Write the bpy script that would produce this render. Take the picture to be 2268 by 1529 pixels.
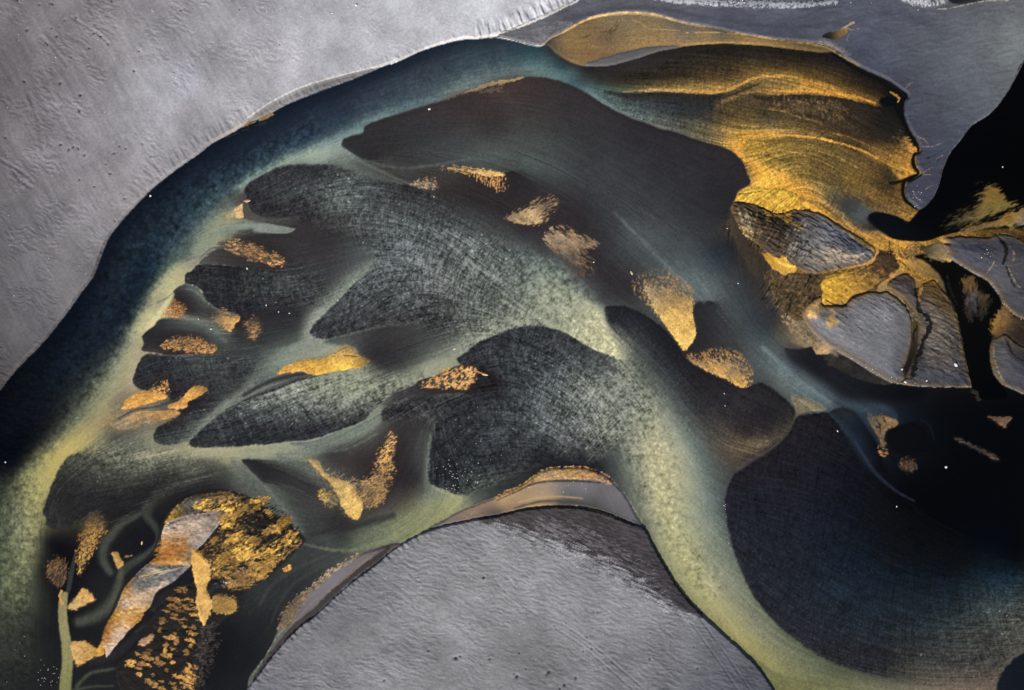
import bpy, math, random
import numpy as np
from mathutils import Vector
# ---------------------------------------------------------------- camera, sky, sun, exposure
scene = bpy.context.scene
for o in list(bpy.data.objects): bpy.data.objects.remove(o)
cam_data = bpy.data.cameras.new('camera'); cam = bpy.data.objects.new('camera', cam_data)
scene.collection.objects.link(cam); scene.camera = cam
cam_data.sensor_width = 36; cam_data.lens = 35; cam_data.clip_end = 8000; cam_data.clip_start = 1
cam.location = (0, 0, 181.5 * 35 / 36); cam.rotation_euler = (0, 0, 0)      # a drone looking straight down
SUN_EL, SUN_AZ = 36.0, 204.0
world = bpy.data.worlds.new('World'); scene.world = world; world.use_nodes = True
wn = world.node_tree.nodes; wl = world.node_tree.links
sky = wn.new('ShaderNodeTexSky'); sky.sky_type = 'NISHITA'; sky.sun_disc = False
sky.sun_elevation = math.radians(SUN_EL); sky.sun_rotation = math.radians(SUN_AZ)
bg = wn['Background']; bg.inputs['Strength'].default_value = .06
wl.new(sky.outputs['Color'], bg.inputs['Color'])
sd_ = bpy.data.lights.new('sun', 'SUN'); sd_.energy = 4.2; sd_.angle = math.radians(.5); sd_.color = (1, .955, .89)
sun = bpy.data.objects.new('sun', sd_); scene.collection.objects.link(sun)
a, e = math.radians(SUN_AZ), math.radians(SUN_EL)
sun.rotation_euler = Vector((math.sin(a) * math.cos(e), math.cos(a) * math.cos(e), math.sin(e))).to_track_quat('Z', 'Y').to_euler()
sun.location = (-50, -110, 90)
scene.view_settings.view_transform = 'Standard'; scene.view_settings.look = 'None'
scene.view_settings.exposure = 0.27; scene.view_settings.gamma = 1
scene.view_settings.use_curve_mapping = False
scene.render.engine = 'CYCLES'
# ---------------------------------------------------------------- terrain traced in image pixels
# The river plain is traced in image pixels (1 pixel taken as 0.08 m, x right, y down).
U = 0.08
CX, CY = 1134.0, 764.5
def axis(lo, hi, step, reach):
    core = list(np.arange(lo, hi + .01, step))
    left, right, d, s = [], [], 0.0, step
    while d < reach:
        s *= 1.12; d += s
        left.append(lo - d); right.append(hi + d)
    return np.array(left[::-1] + core + right, dtype=np.float32)
STEP = 2.0
XS = axis(-40, 2308, STEP, 420)
YS = axis(-40, 1570, STEP, 420)
NX, NY = len(XS), len(YS)
GX, GY = np.meshgrid(XS, YS)
COL = np.zeros((NY, NX, 3), np.float32)
HGT = np.zeros((NY, NX), np.float32)
LAB = np.zeros((NY, NX), np.int16)
GRA = np.full((NY, NX), .55, np.float32)      # fine mottling
BIL = np.zeros((NY, NX), np.float32)          # billowing sediment clouds
WEA = np.zeros((NY, NX), np.float32)          # woven current marks
WET = np.ones((NY, NX), np.float32)           # 1 = under water, 0 = dry sand
rng = np.random.RandomState(7)
LAT = [rng.rand(256, 256).astype(np.float32) for _ in range(6)]

def vnoise(x, y, seed=0):
    L = LAT[seed % 6]
    x = x + seed * 17.31; y = y + seed * 9.77
    xi = np.floor(x); yi = np.floor(y)
    fx = x - xi; fy = y - yi
    fx = fx * fx * (3 - 2 * fx); fy = fy * fy * (3 - 2 * fy)
    xi = xi.astype(np.int32) & 255; yi = yi.astype(np.int32) & 255
    x1 = (xi + 1) & 255; y1 = (yi + 1) & 255
    return (L[yi, xi] * (1 - fx) + L[yi, x1] * fx) * (1 - fy) + (L[y1, xi] * (1 - fx) + L[y1, x1] * fx) * fy

def fbm(x, y, seed=0, octs=3, gain=.55):
    s = 0; a = 1; t = 0
    for o in range(octs):
        s = s + a * vnoise(x, y, seed + o); t += a
        a *= gain; x = x * 2.03 + 3.1; y = y * 2.03 + 1.7
    return s / t

def streak(x, y, ang, sc, st, seed=0, octs=2):
    c, s = math.cos(math.radians(ang)), math.sin(math.radians(ang))
    sc = sc * .8
    u = (x * c + y * s) / (sc * st); v = (-x * s + y * c) / sc
    n = fbm(u, v, seed, octs)
    return np.clip((n - .5) * 2.5 + .5, -.1, 1.1)

def sst(a, b, x):
    t = np.clip((x - a) / (b - a), 0, 1)
    return t * t * (3 - 2 * t)

def pts(s):
    return [tuple(float(v) for v in p.split(',')) for p in s.split()]

def cpts(s):
    if ':' not in s: s = '0,0:' + s
    out = []
    for p in s.split():
        a, b = p.split(':')
        x, y = a.split(','); r, g, bl = b.split(',')
        out.append((float(x), float(y), float(r), float(g), float(bl)))
    return np.array(out, np.float64)

def spline(P, closed, sub=5):
    P = np.array(P, np.float64); n = len(P); out = []
    rngi = range(n) if closed else range(n - 1)
    for i in rngi:
        if closed: p0, p1, p2, p3 = P[i - 1], P[i], P[(i + 1) % n], P[(i + 2) % n]
        else: p0, p1, p2, p3 = P[max(i - 1, 0)], P[i], P[i + 1], P[min(i + 2, n - 1)]
        # centripetal-like tangents keep corners from overshooting
        l0 = max(np.hypot(*(p1 - p0)[:2]), 1e-3) ** .5; l1 = max(np.hypot(*(p2 - p1)[:2]), 1e-3) ** .5; l2 = max(np.hypot(*(p3 - p2)[:2]), 1e-3) ** .5
        m1 = (p2 - p1) + l1 * ((p1 - p0) / l0 - (p2 - p0) / (l0 + l1))
        m2 = (p2 - p1) + l1 * ((p3 - p2) / l2 - (p3 - p1) / (l1 + l2))
        for k in range(sub):
            t = k / sub
            out.append((2 * t**3 - 3 * t**2 + 1) * p1 + (t**3 - 2 * t**2 + t) * m1 + (-2 * t**3 + 3 * t**2) * p2 + (t**3 - t**2) * m2)
    if not closed: out.append(P[-1])
    return np.array(out)

def smooth_colour(cp, x0, x1, y0, y1):
    """colour between image sample points (linear radial basis), on XS[x0:x1] x YS[y0:y1]"""
    gx = np.clip(XS[x0:x1], -20, 2290); gy = np.clip(YS[y0:y1], -20, 1550)
    if len(cp) == 1:
        return np.broadcast_to(cp[0, 2:].astype(np.float32), (y1 - y0, x1 - x0, 3))
    ncx = max(2, int((gx[-1] - gx[0]) / 7) + 2); ncy = max(2, int((gy[-1] - gy[0]) / 7) + 2)
    cx = np.linspace(gx[0], gx[-1] + .01, ncx); cy = np.linspace(gy[0], gy[-1] + .01, ncy)
    p = cp[:, :2]; c0 = 10.0
    K = np.sqrt(((p[:, None] - p[None]) ** 2).sum(-1) + c0 * c0)
    n = len(p); M = np.zeros((n + 1, n + 1)); M[:n, :n] = -K; M[:n, n] = 1; M[n, :n] = 1
    M[:n, :n] += np.eye(n) * 2.0
    w = np.linalg.solve(M, np.vstack([cp[:, 2:], np.zeros((1, 3))]))
    q = np.stack(np.meshgrid(cx, cy), -1).reshape(-1, 2)
    D = np.sqrt(((q[:, None] - p[None]) ** 2).sum(-1) + c0 * c0) if n * len(q) < 4e7 else None
    if D is None:
        V = np.concatenate([-np.sqrt(((qq[:, None] - p[None]) ** 2).sum(-1) + c0 * c0) @ w[:n] for qq in np.array_split(q, 12)])
    else: V = -D @ w[:n]
    V = (V + w[n]).reshape(ncy, ncx, 3)
    fx = (gx - cx[0]) / (cx[1] - cx[0]); fy = (gy - cy[0]) / (cy[1] - cy[0])
    ix = np.clip(fx.astype(int), 0, ncx - 2); iy = np.clip(fy.astype(int), 0, ncy - 2)
    fx = (fx - ix)[None, :, None]; fy = (fy - iy)[:, None, None]
    R = (V[iy][:, ix] * (1 - fx) + V[iy][:, ix + 1] * fx) * (1 - fy) + (V[iy + 1][:, ix] * (1 - fx) + V[iy + 1][:, ix + 1] * fx) * fy
    return np.clip(R, 2, 250).astype(np.float32)

def window(xa, xb, ya, yb):
    return (int(np.searchsorted(XS, xa)), int(np.searchsorted(XS, xb)), int(np.searchsorted(YS, ya)), int(np.searchsorted(YS, yb)))

def dist_field(S, segs, pad, w):
    """distance, along-line attribute and arc length from the nearest segment"""
    x0, x1, y0, y1 = w
    D = np.full((y1 - y0, x1 - x0), pad, np.float32); Q = np.full_like(D, S[:, 2].mean()); T = np.zeros_like(D)
    acc = 0.0
    for i, j in segs:
        a, b = S[i], S[j]
        L = math.hypot(b[0] - a[0], b[1] - a[1])
        u0, u1, v0, v1 = window(min(a[0], b[0]) - pad, max(a[0], b[0]) + pad, min(a[1], b[1]) - pad, max(a[1], b[1]) + pad)
        u0 = max(u0, x0); u1 = min(u1, x1); v0 = max(v0, y0); v1 = min(v1, y1)
        if u1 > u0 and v1 > v0:
            X = XS[u0:u1][None] - np.float32(a[0]); Y = YS[v0:v1][:, None] - np.float32(a[1])
            dx, dy = np.float32(b[0] - a[0]), np.float32(b[1] - a[1])
            t = np.clip((X * dx + Y * dy) / max(L * L, 1e-6), 0, 1)
            d = np.sqrt((X - t * dx) ** 2 + (Y - t * dy) ** 2)
            sl = (slice(v0 - y0, v1 - y0), slice(u0 - x0, u1 - x0))
            m = d < D[sl]
            D[sl][m] = d[m]; Q[sl][m] = (a[2] + t * (b[2] - a[2]))[m]; T[sl][m] = (acc + t * L)[m]
        acc += L
    return D, Q, T

def inside_mask(S, w):
    x0, x1, y0, y1 = w
    M = np.zeros((y1 - y0, x1 - x0), bool)
    ax, ay = S[:, 0], S[:, 1]; bx, by = np.roll(ax, -1), np.roll(ay, -1)
    xs = XS[x0:x1]
    for r in range(y0, y1):
        y = YS[r]
        m = (ay <= y) != (by <= y)
        if not m.any(): continue
        xc = np.sort(ax[m] + (y - ay[m]) / (by[m] - ay[m]) * (bx[m] - ax[m]))
        M[r - y0] = np.searchsorted(xc, xs) % 2 == 1
    return M

def apply(al, w, col, g, b, wv, wet, lab, lthr, alab=None):
    sl = (slice(w[2], w[3]), slice(w[0], w[1]))
    a3 = al[..., None]
    if col is not None: COL[sl] = COL[sl] * (1 - a3) + col * a3
    for arr, v in ((GRA, g), (BIL, b), (WEA, wv), (WET, wet)):
        if v is not None: arr[sl] = arr[sl] * (1 - al) + v * al
    if lab is not None: LAB[sl][(al if alab is None else alab) > lthr] = lab

def area(poly, cols=None, soft=1.6, jag=1.2, k=0, ang=0, sc=4, st=3, alpha=1., h=None, g=None, b=None, wv=None, wet=None, lab=None, seed=0, smooth=True, fill=0., reach=0, dome=None, feather=False):
    P = [(p[0], p[1], p[2] if len(p) > 2 else soft) for p in (pts(poly) if isinstance(poly, str) else poly)]
    S = spline(P, True, 5) if smooth else np.array(P)
    S[:, 2] = np.maximum(S[:, 2], 1.0)
    if k: S[:, 2] = np.where(S[:, 2] > 2.2, S[:, 2] * 2.1, S[:, 2] * 1.3)
    pad = max(S[:, 2].max() * 1.05, 6, h[1] * 1.05 if h else 0, reach, dome[1] * 1.05 if dome else 0) + 2
    w = window(S[:, 0].min() - pad, S[:, 0].max() + pad, S[:, 1].min() - pad, S[:, 1].max() + pad)
    if w[1] <= w[0] or w[3] <= w[2]: return None
    n = len(S)
    D, Q, T = dist_field(S, [(i, (i + 1) % n) for i in range(n)], pad, w)
    ins = inside_mask(S, w)
    sd = np.where(ins, D, -D)
    X = GX[w[2]:w[3], w[0]:w[1]]; Y = GY[w[2]:w[3], w[0]:w[1]]
    if jag: sd = sd + (fbm(X / 7, Y / 7, seed + 1, 2) - .5) * 2.2 * jag
    if feather: sd = sd + np.clip(L_LONG[w[2]:w[3], w[0]:w[1]], -2, 2) * np.minimum(Q * .26, 9) * sst(1.5, 5, Q)
    ac = sst(-Q, Q, sd)
    al = ac
    if k:
        nz = streak(X, Y, ang, sc, st, seed)
        kk = k if k > 1.1 else k * (1.9 - 1.2 * ac)
        al = sst(.2, .8, ac - fill + (nz - .5) * kk) * sst(0, .1, ac)
    col = smooth_colour(cpts(cols), *w) if cols else None
    if k and col is not None:
        fine = streak(X, Y, ang, 2.2, 1.6, seed + 3) - .5
        col = col * (.97 + .18 * np.clip(fbm(X / 17, Y / 17, seed + 2, 2) * 2 - .5, 0, 1))[..., None]
        pit = sst(.12, .55, streak(X, Y, ang + 25, 2.0, 1.4, seed + 1) - .5)
        col = col * (1 + np.clip(.24 * fine + .2 * (nz - .5) - .2 * pit, -.5, .35) * (min(.3 + k * .7, 1.1) if k > .95 else .45 * k + .12))[..., None]
    apply(al * alpha, w, col, g, b, wv, wet, lab, .5, ac if k else al)
    if h: HGT[w[2]:w[3], w[0]:w[1]] += h[0] * sst(0, h[1], sd)
    if dome: HGT[w[2]:w[3], w[0]:w[1]] += dome[0] * sst(0, dome[1], sd)
    return w, sd, T, ins

def stroke(path, cols, f=.8, alpha=1., jag=.8, k=0, ang=0, sc=4, st=3, g=None, b=None, wv=None, wet=None, h=0, lab=None, seed=0):
    P = pts(path) if isinstance(path, str) else path
    S = spline(P, False, 5)
    pad = S[:, 2].max() * 1.3 + 4
    w = window(S[:, 0].min() - pad, S[:, 0].max() + pad, S[:, 1].min() - pad, S[:, 1].max() + pad)
    if w[1] <= w[0] or w[3] <= w[2]: return
    D, Q, T = dist_field(S, [(i, i + 1) for i in range(len(S) - 1)], pad, w)
    X = GX[w[2]:w[3], w[0]:w[1]]; Y = GY[w[2]:w[3], w[0]:w[1]]
    if jag: D = D + (fbm(X / 7, Y / 7, seed + 2, 2) - .5) * 2.2 * jag
    Q = np.maximum(Q, .8)
    ac = 1 - sst(0, 1, (D - Q * (1 - f)) / np.maximum(Q * f, .8))
    al = ac
    if k:
        nz = streak(X, Y, ang, sc, st, seed)
        al = sst(.42, .58, ac + (nz - .5) * k) * sst(0, .12, ac)
    col = smooth_colour(cpts(cols), *w)
    apply(al * alpha, w, col, g, b, wv, wet, lab, .5, ac if k else al)
    if h: HGT[w[2]:w[3], w[0]:w[1]] += h * ac
# ------------------------------------------------------------ 0. directions of flow
def angle_field(s):
    p = np.array([[float(v) for v in q.split(',')] for q in s.split()])
    c = np.stack([p[:, 0], p[:, 1], np.cos(np.radians(2 * p[:, 2])) * 60 + 100, np.sin(np.radians(2 * p[:, 2])) * 60 + 100, 0 * p[:, 0] + 100], 1)
    f = smooth_colour(c, 0, NX, 0, NY)
    return .5 * np.arctan2(f[..., 1] - 100, f[..., 0] - 100)
ANG = angle_field('1000,150,-20 750,270,-25 550,360,-35 400,480,-48 300,620,-52 200,800,-58 120,1000,-55 60,1200,85 60,1450,85 '
 '1300,250,25 1500,400,30 1100,300,8 900,300,0 1250,470,35 1500,600,45 1700,800,45 1850,900,35 650,420,-25 850,470,12 1000,560,35 800,660,-35 1200,620,45 '
 '500,620,8 620,640,-5 560,540,15 420,720,10 400,820,-8 600,930,-25 750,890,-20 900,850,-20 800,1010,-35 880,1060,-60 650,1080,30 250,1080,-8 300,1250,-50 500,1200,-25 560,1400,-55 650,1280,-35 850,1190,-22 '
 '1050,830,-25 1150,880,20 1250,820,30 1300,920,55 1100,1010,-12 1000,1000,70 1450,850,50 1450,1000,68 1500,1200,58 1620,1370,48 1800,1490,18 '
 '1500,220,4 1600,260,20 1700,230,10 1850,280,28 1700,330,-20 1700,420,-30 1850,420,35 1950,420,25 1750,150,10 1400,180,2 '
 '1650,920,20 1700,1100,5 1750,1250,35 1900,1330,25 2100,1350,8 2200,1450,-5 2000,1100,40 1900,540,35 1700,520,110 1900,720,25 2080,750,20 2150,590,20 ')
rs = np.random.RandomState(11)
def lic(theta, seed, n=7, step=1.0):
    base = np.random.RandomState(seed).rand(NY, NX).astype(np.float32)
    out = base.copy(); iy, ix = np.mgrid[0:NY, 0:NX].astype(np.float32)
    for sgn in (1, -1):
        x, y = ix.copy(), iy.copy()
        for k in range(n):
            xi = np.clip(x + .5, 0, NX - 1).astype(np.int32); yi = np.clip(y + .5, 0, NY - 1).astype(np.int32)
            t = theta[yi, xi]
            x += sgn * step * np.cos(t); y += sgn * step * np.sin(t)
            xi = np.clip(x + .5, 0, NX - 1).astype(np.int32); yi = np.clip(y + .5, 0, NY - 1).astype(np.int32)
            out += base[yi, xi]
    out = (out - out.mean()) / out.std()
    return out
L_ALONG = lic(ANG, 1, 15)
L_CROSS = lic(ANG + 1.35, 2, 12)
L_LONG = lic(ANG, 5, 26, 1.7)          # long slow streaks of silt
L_LONG = (L_LONG + np.roll(L_LONG, 1, 0) + np.roll(L_LONG, 1, 1)) / 2.2
# ------------------------------------------------------------ 1. river bed and water, colours read off the image
IDS = {}
def ID(k):
    return IDS.setdefault(k, len(IDS) + 1)
LAB[:] = ID('river')
IMAGE_COLOURS = cpts(  # colours estimated by eye at image pixels
 '1240,150:50,76,82 1250,128:46,46,44 1300,160:44,42,41 1340,190:66,80,78 1165,108:42,66,76 530,432:78,82,78 490,455:74,84,80 360,600:70,88,78 400,568:84,102,90 308,760:140,138,108 262,882:118,110,86 345,665:150,150,118 '
 '20,1350:68,74,57 85,1300:50,50,40 20,1450:45,48,41 70,1450:41,42,36 20,1510:34,36,33 100,1500:28,29,28 20,1250:84,89,66 20,1150:77,82,62 '
 # dark shoals of the north
 '1165,195:60,51,49 1120,200:66,55,52 1000,250:57,51,51 850,290:49,47,49 1100,290:55,50,50 1250,240:51,47,49 1400,300:48,45,48 1550,350:45,43,46 1640,400:46,43,45 1000,310:60,62,62 900,330:56,58,58 1100,340:74,80,77 1050,350:76,84,80 1180,365:72,80,77 1250,385:62,66,66 1350,365:56,58,60 1450,420:54,55,58 1500,480:56,58,61 1570,470:46,45,48 1600,540:42,44,48 1280,430:54,53,55 1300,490:48,46,48 1400,480:66,70,72 1430,530:76,82,82 1490,590:76,84,84 1530,540:64,70,72 1520,430:50,50,53 1600,450:44,43,46 1620,590:46,50,56 '
 '1560,640:88,100,98 1600,680:72,82,84 1640,650:54,62,66 1680,690:48,56,62 1700,750:58,74,78 1735,812:84,106,106 1770,845:82,102,104 1700,720:46,52,56 1720,700:56,54,48 1804,870:72,96,100 1838,892:70,90,96 1870,895:48,62,74 1700,810:78,96,96 1710,840:72,84,82 1650,780:66,76,78 1600,740:58,64,66 1560,720:50,51,54 1640,720:58,70,74 1650,830:70,80,78 1580,760:46,46,48 '
 '1760,790:34,35,42 1821,808:28,30,36 1880,850:24,28,36 1920,870:24,32,42 1900,895:38,50,62 1960,905:34,46,60 1990,900:20,24,30 2050,880:14,18,24 1990,865:12,14,18 2080,900:8,9,10 2150,900:6,6,6 2250,900:4,4,4 '
 '800,350:84,90,85 760,345:104,114,104 850,370:76,78,75 900,385:68,68,66 900,403:86,84,78 950,400:68,64,62 980,420:56,52,51 1050,410:47,41,41 1120,425:46,42,43 900,350:54,52,52 1000,375:62,60,58 '
 # the wide middle lobe
 '660,372:72,80,77 720,380:82,90,86 800,480:76,81,79 900,500:82,88,86 750,520:54,52,52 660,530:56,52,52 700,570:54,51,52 800,560:76,80,80 950,450:56,57,57 850,440:62,66,66 1000,460:52,50,50 1050,500:60,62,62 1120,540:74,78,76 1100,480:50,47,48 1150,520:52,50,50 1200,560:64,66,64 1180,590:88,96,90 1230,640:120,128,108 1290,690:150,156,125 1335,745:178,182,140 1360,780:182,186,142 1250,600:96,103,94 1300,650:88,92,86 1330,672:70,72,70 1290,600:56,53,52 1350,620:50,46,47 1400,640:48,45,46 1250,460:50,45,46 1300,560:50,46,47 1380,560:62,64,66 1000,560:80,85,83 1100,640:95,102,92 1000,700:84,90,84 1100,735:104,110,97 1040,765:116,122,104 1160,700:106,112,98 '
 '960,740:70,74,72 900,770:56,56,56 850,760:48,46,48 850,800:46,44,46 880,810:60,62,60 1000,780:108,113,98 940,790:84,88,82 950,830:124,130,108 1000,805:128,133,110 '
 '1400,800:110,118,102 1460,800:52,54,56 '
 '600,420:60,60,60 560,560:52,50,50 640,560:54,51,52 600,540:50,46,46 700,640:60,63,62 640,640:58,61,60 670,690:56,58,58 650,730:58,61,60 650,760:80,87,81 600,790:92,101,93 740,770:128,136,114 775,785:130,135,110 560,800:66,70,67 530,830:56,59,58 640,690:50,49,51 600,710:46,45,48 560,740:50,51,52 520,770:54,56,56 600,760:64,68,66 '
'1100,1078:50,54,52 1160,1052:46,49,48 1200,1032:34,36,38 1260,1022:30,31,34 1320,1030:34,36,38 1060,1100:72,78,72 1350,1058:56,60,58 1372,1078:70,74,68 1340,1000:64,70,68 680,1260:50,53,51 720,1225:58,62,60 640,1230:56,60,57 760,1170:50,50,48 690,1170:58,60,57 740,1200:62,66,62 600,1370:36,38,39 660,1310:44,47,46 '
 '430,910:40,38,42 470,915:84,92,84 430,960:100,108,94 520,880:76,81,77 480,860:52,53,54 600,830:88,96,88 640,815:74,78,74 560,850:78,84,79 '
 # south-west
 '250,970:80,80,72 240,935:132,118,84 300,985:86,88,78 340,992:112,114,92 400,995:134,134,104 500,1000:138,140,112 600,1000:126,132,108 700,985:92,99,90 780,958:98,105,94 830,928:108,114,100 620,1020:102,108,95 680,1028:92,98,88 730,1010:58,56,54 800,1000:58,53,51 850,960:64,60,57 900,1000:50,47,47 930,1060:54,52,50 880,940:56,53,52 950,880:52,50,50 900,910:58,57,56 900,1100:64,60,55 850,1120:60,57,53 800,1070:58,53,49 '
 '570,1045:40,38,40 620,1062:44,43,43 680,1085:50,49,48 730,1125:50,48,46 640,1040:76,80,74 700,1060:84,88,80 740,1090:84,84,72 560,1080:76,80,74 600,1100:84,90,82 640,1130:74,80,74 660,1160:66,71,67 620,1190:60,64,60 500,1040:80,83,72 540,1055:84,88,78 450,1060:38,37,38 400,1068:42,41,40 760,1150:52,51,49 720,1165:56,57,54 '
 '1000,1102:128,133,96 950,1132:122,126,90 900,1155:112,117,82 800,1190:86,93,76 850,1180:102,108,84 720,1200:68,74,68 960,1085:96,102,88 945,1060:86,92,84 950,1000:80,84,78 760,1230:66,72,66 700,1240:60,64,60 650,1260:55,59,56 680,1200:56,60,58 600,1290:50,53,51 600,1330:50,54,52 560,1350:44,46,46 520,1400:22,22,24 480,1450:18,18,20 560,1450:24,25,28 540,1500:26,27,30 600,1400:36,38,38 640,1330:44,46,44 '
 '110,1200:20,19,19 100,1260:20,19,19 120,1330:22,21,21 100,1400:27,27,25 200,1290:25,24,25 290,1180:23,22,24 330,1150:27,26,28 400,1100:33,31,33 440,1085:38,37,37 500,1085:48,49,46 200,1400:24,24,24 260,1330:36,37,34 250,1480:30,30,29 300,1410:24,23,24 380,1480:18,17,17 430,1440:22,21,21 350,1520:30,30,29 470,1520:22,22,24 '
 # north-east ochre shallows
 '1850,150:46,38,27 1430,135:42,40,38 '
 '1500,232:52,54,58 1450,235:58,62,64 1400,222:50,56,58 1560,240:50,48,46 1600,252:72,60,38 1650,232:92,72,40 1540,285:102,94,70 1500,268:72,78,76 1460,278:100,102,90 1600,280:124,102,54 1640,280:122,96,44 1700,272:88,77,50 1750,284:108,87,45 1700,296:155,120,50 '
 '1700,240:70,56,38 1780,230:64,51,36 1830,250:57,45,33 1900,260:44,36,27 1960,270:28,23,19 1975,235:14,13,12 1990,290:30,26,20 1800,282:98,77,40 1850,292:76,59,32 1920,310:60,46,28 1985,320:80,62,32 '
 '1640,330:196,149,54 1700,340:168,128,54 1680,380:200,152,54 1750,340:126,99,48 1800,350:106,83,42 1850,350:95,74,38 1720,420:210,160,55 1780,400:155,119,50 1830,400:98,82,50 1880,420:112,88,44 1900,380:128,96,42 1950,350:124,91,38 1995,352:140,102,38 2022,380:150,107,38 1960,405:74,56,30 1930,440:116,87,40 1980,440:92,68,32 2012,465:124,92,38 1850,440:82,78,62 1880,460:60,62,60 1905,482:72,78,80 1780,450:196,147,52 1830,470:168,125,50 1870,500:165,122,52 1690,442:214,164,60 1640,445:218,168,60 1900,505:120,92,50 1930,520:150,112,52 1960,545:190,140,50 1800,440:170,130,54 '
 '1700,610:56,46,36 1650,590:54,48,42 1640,540:50,44,40 1740,730:92,76,46 1770,755:130,102,56 1700,660:60,52,42 '
 # milky trunk
 '1600,1000:74,66,56 1620,990:90,78,60 2180,1505:106,84,65 2200,1462:78,74,62 1340,900:104,110,98 '
 # black eastern pools
 '1640,960:54,48,46 1650,930:48,43,44 1600,900:45,40,42 1560,840:43,40,42 1700,900:40,37,40 2100,1150:3,3,4 2200,1100:3,3,4 2100,1000:5,6,6 2200,960:4,4,4 2000,1080:5,5,6 1950,1150:8,9,12 2240,1180:3,3,4 '
 '1700,1120:28,29,38 1700,1030:32,29,34 1650,1150:30,31,40 1800,1000:28,26,33 1850,1100:18,20,30 1750,1250:30,34,44 1900,1250:18,26,38 1800,1350:32,36,42 1900,1420:35,38,44 1850,1300:25,36,46 2000,1300:16,30,42 2000,1200:6,8,10 2000,1380:32,42,48 2100,1300:14,28,40 2120,1255:8,14,20 2200,1285:18,42,56 2245,1272:14,36,50 2250,1240:4,6,8 2200,1340:48,60,60 2150,1400:58,62,58 2245,1370:72,76,66 2050,1440:46,49,48 2200,1430:58,58,52 2150,1470:62,60,54 1980,1480:46,46,46 '
)
def flowline(p, every=22):
    a = cpts(p); S = spline(a, False, 6); out = [S[0]]; acc = 0
    for i in range(1, len(S)):
        acc += math.hypot(*(S[i] - S[i - 1])[:2])
        if acc >= every: out.append(S[i]); acc = 0
    return np.array(out)
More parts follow.
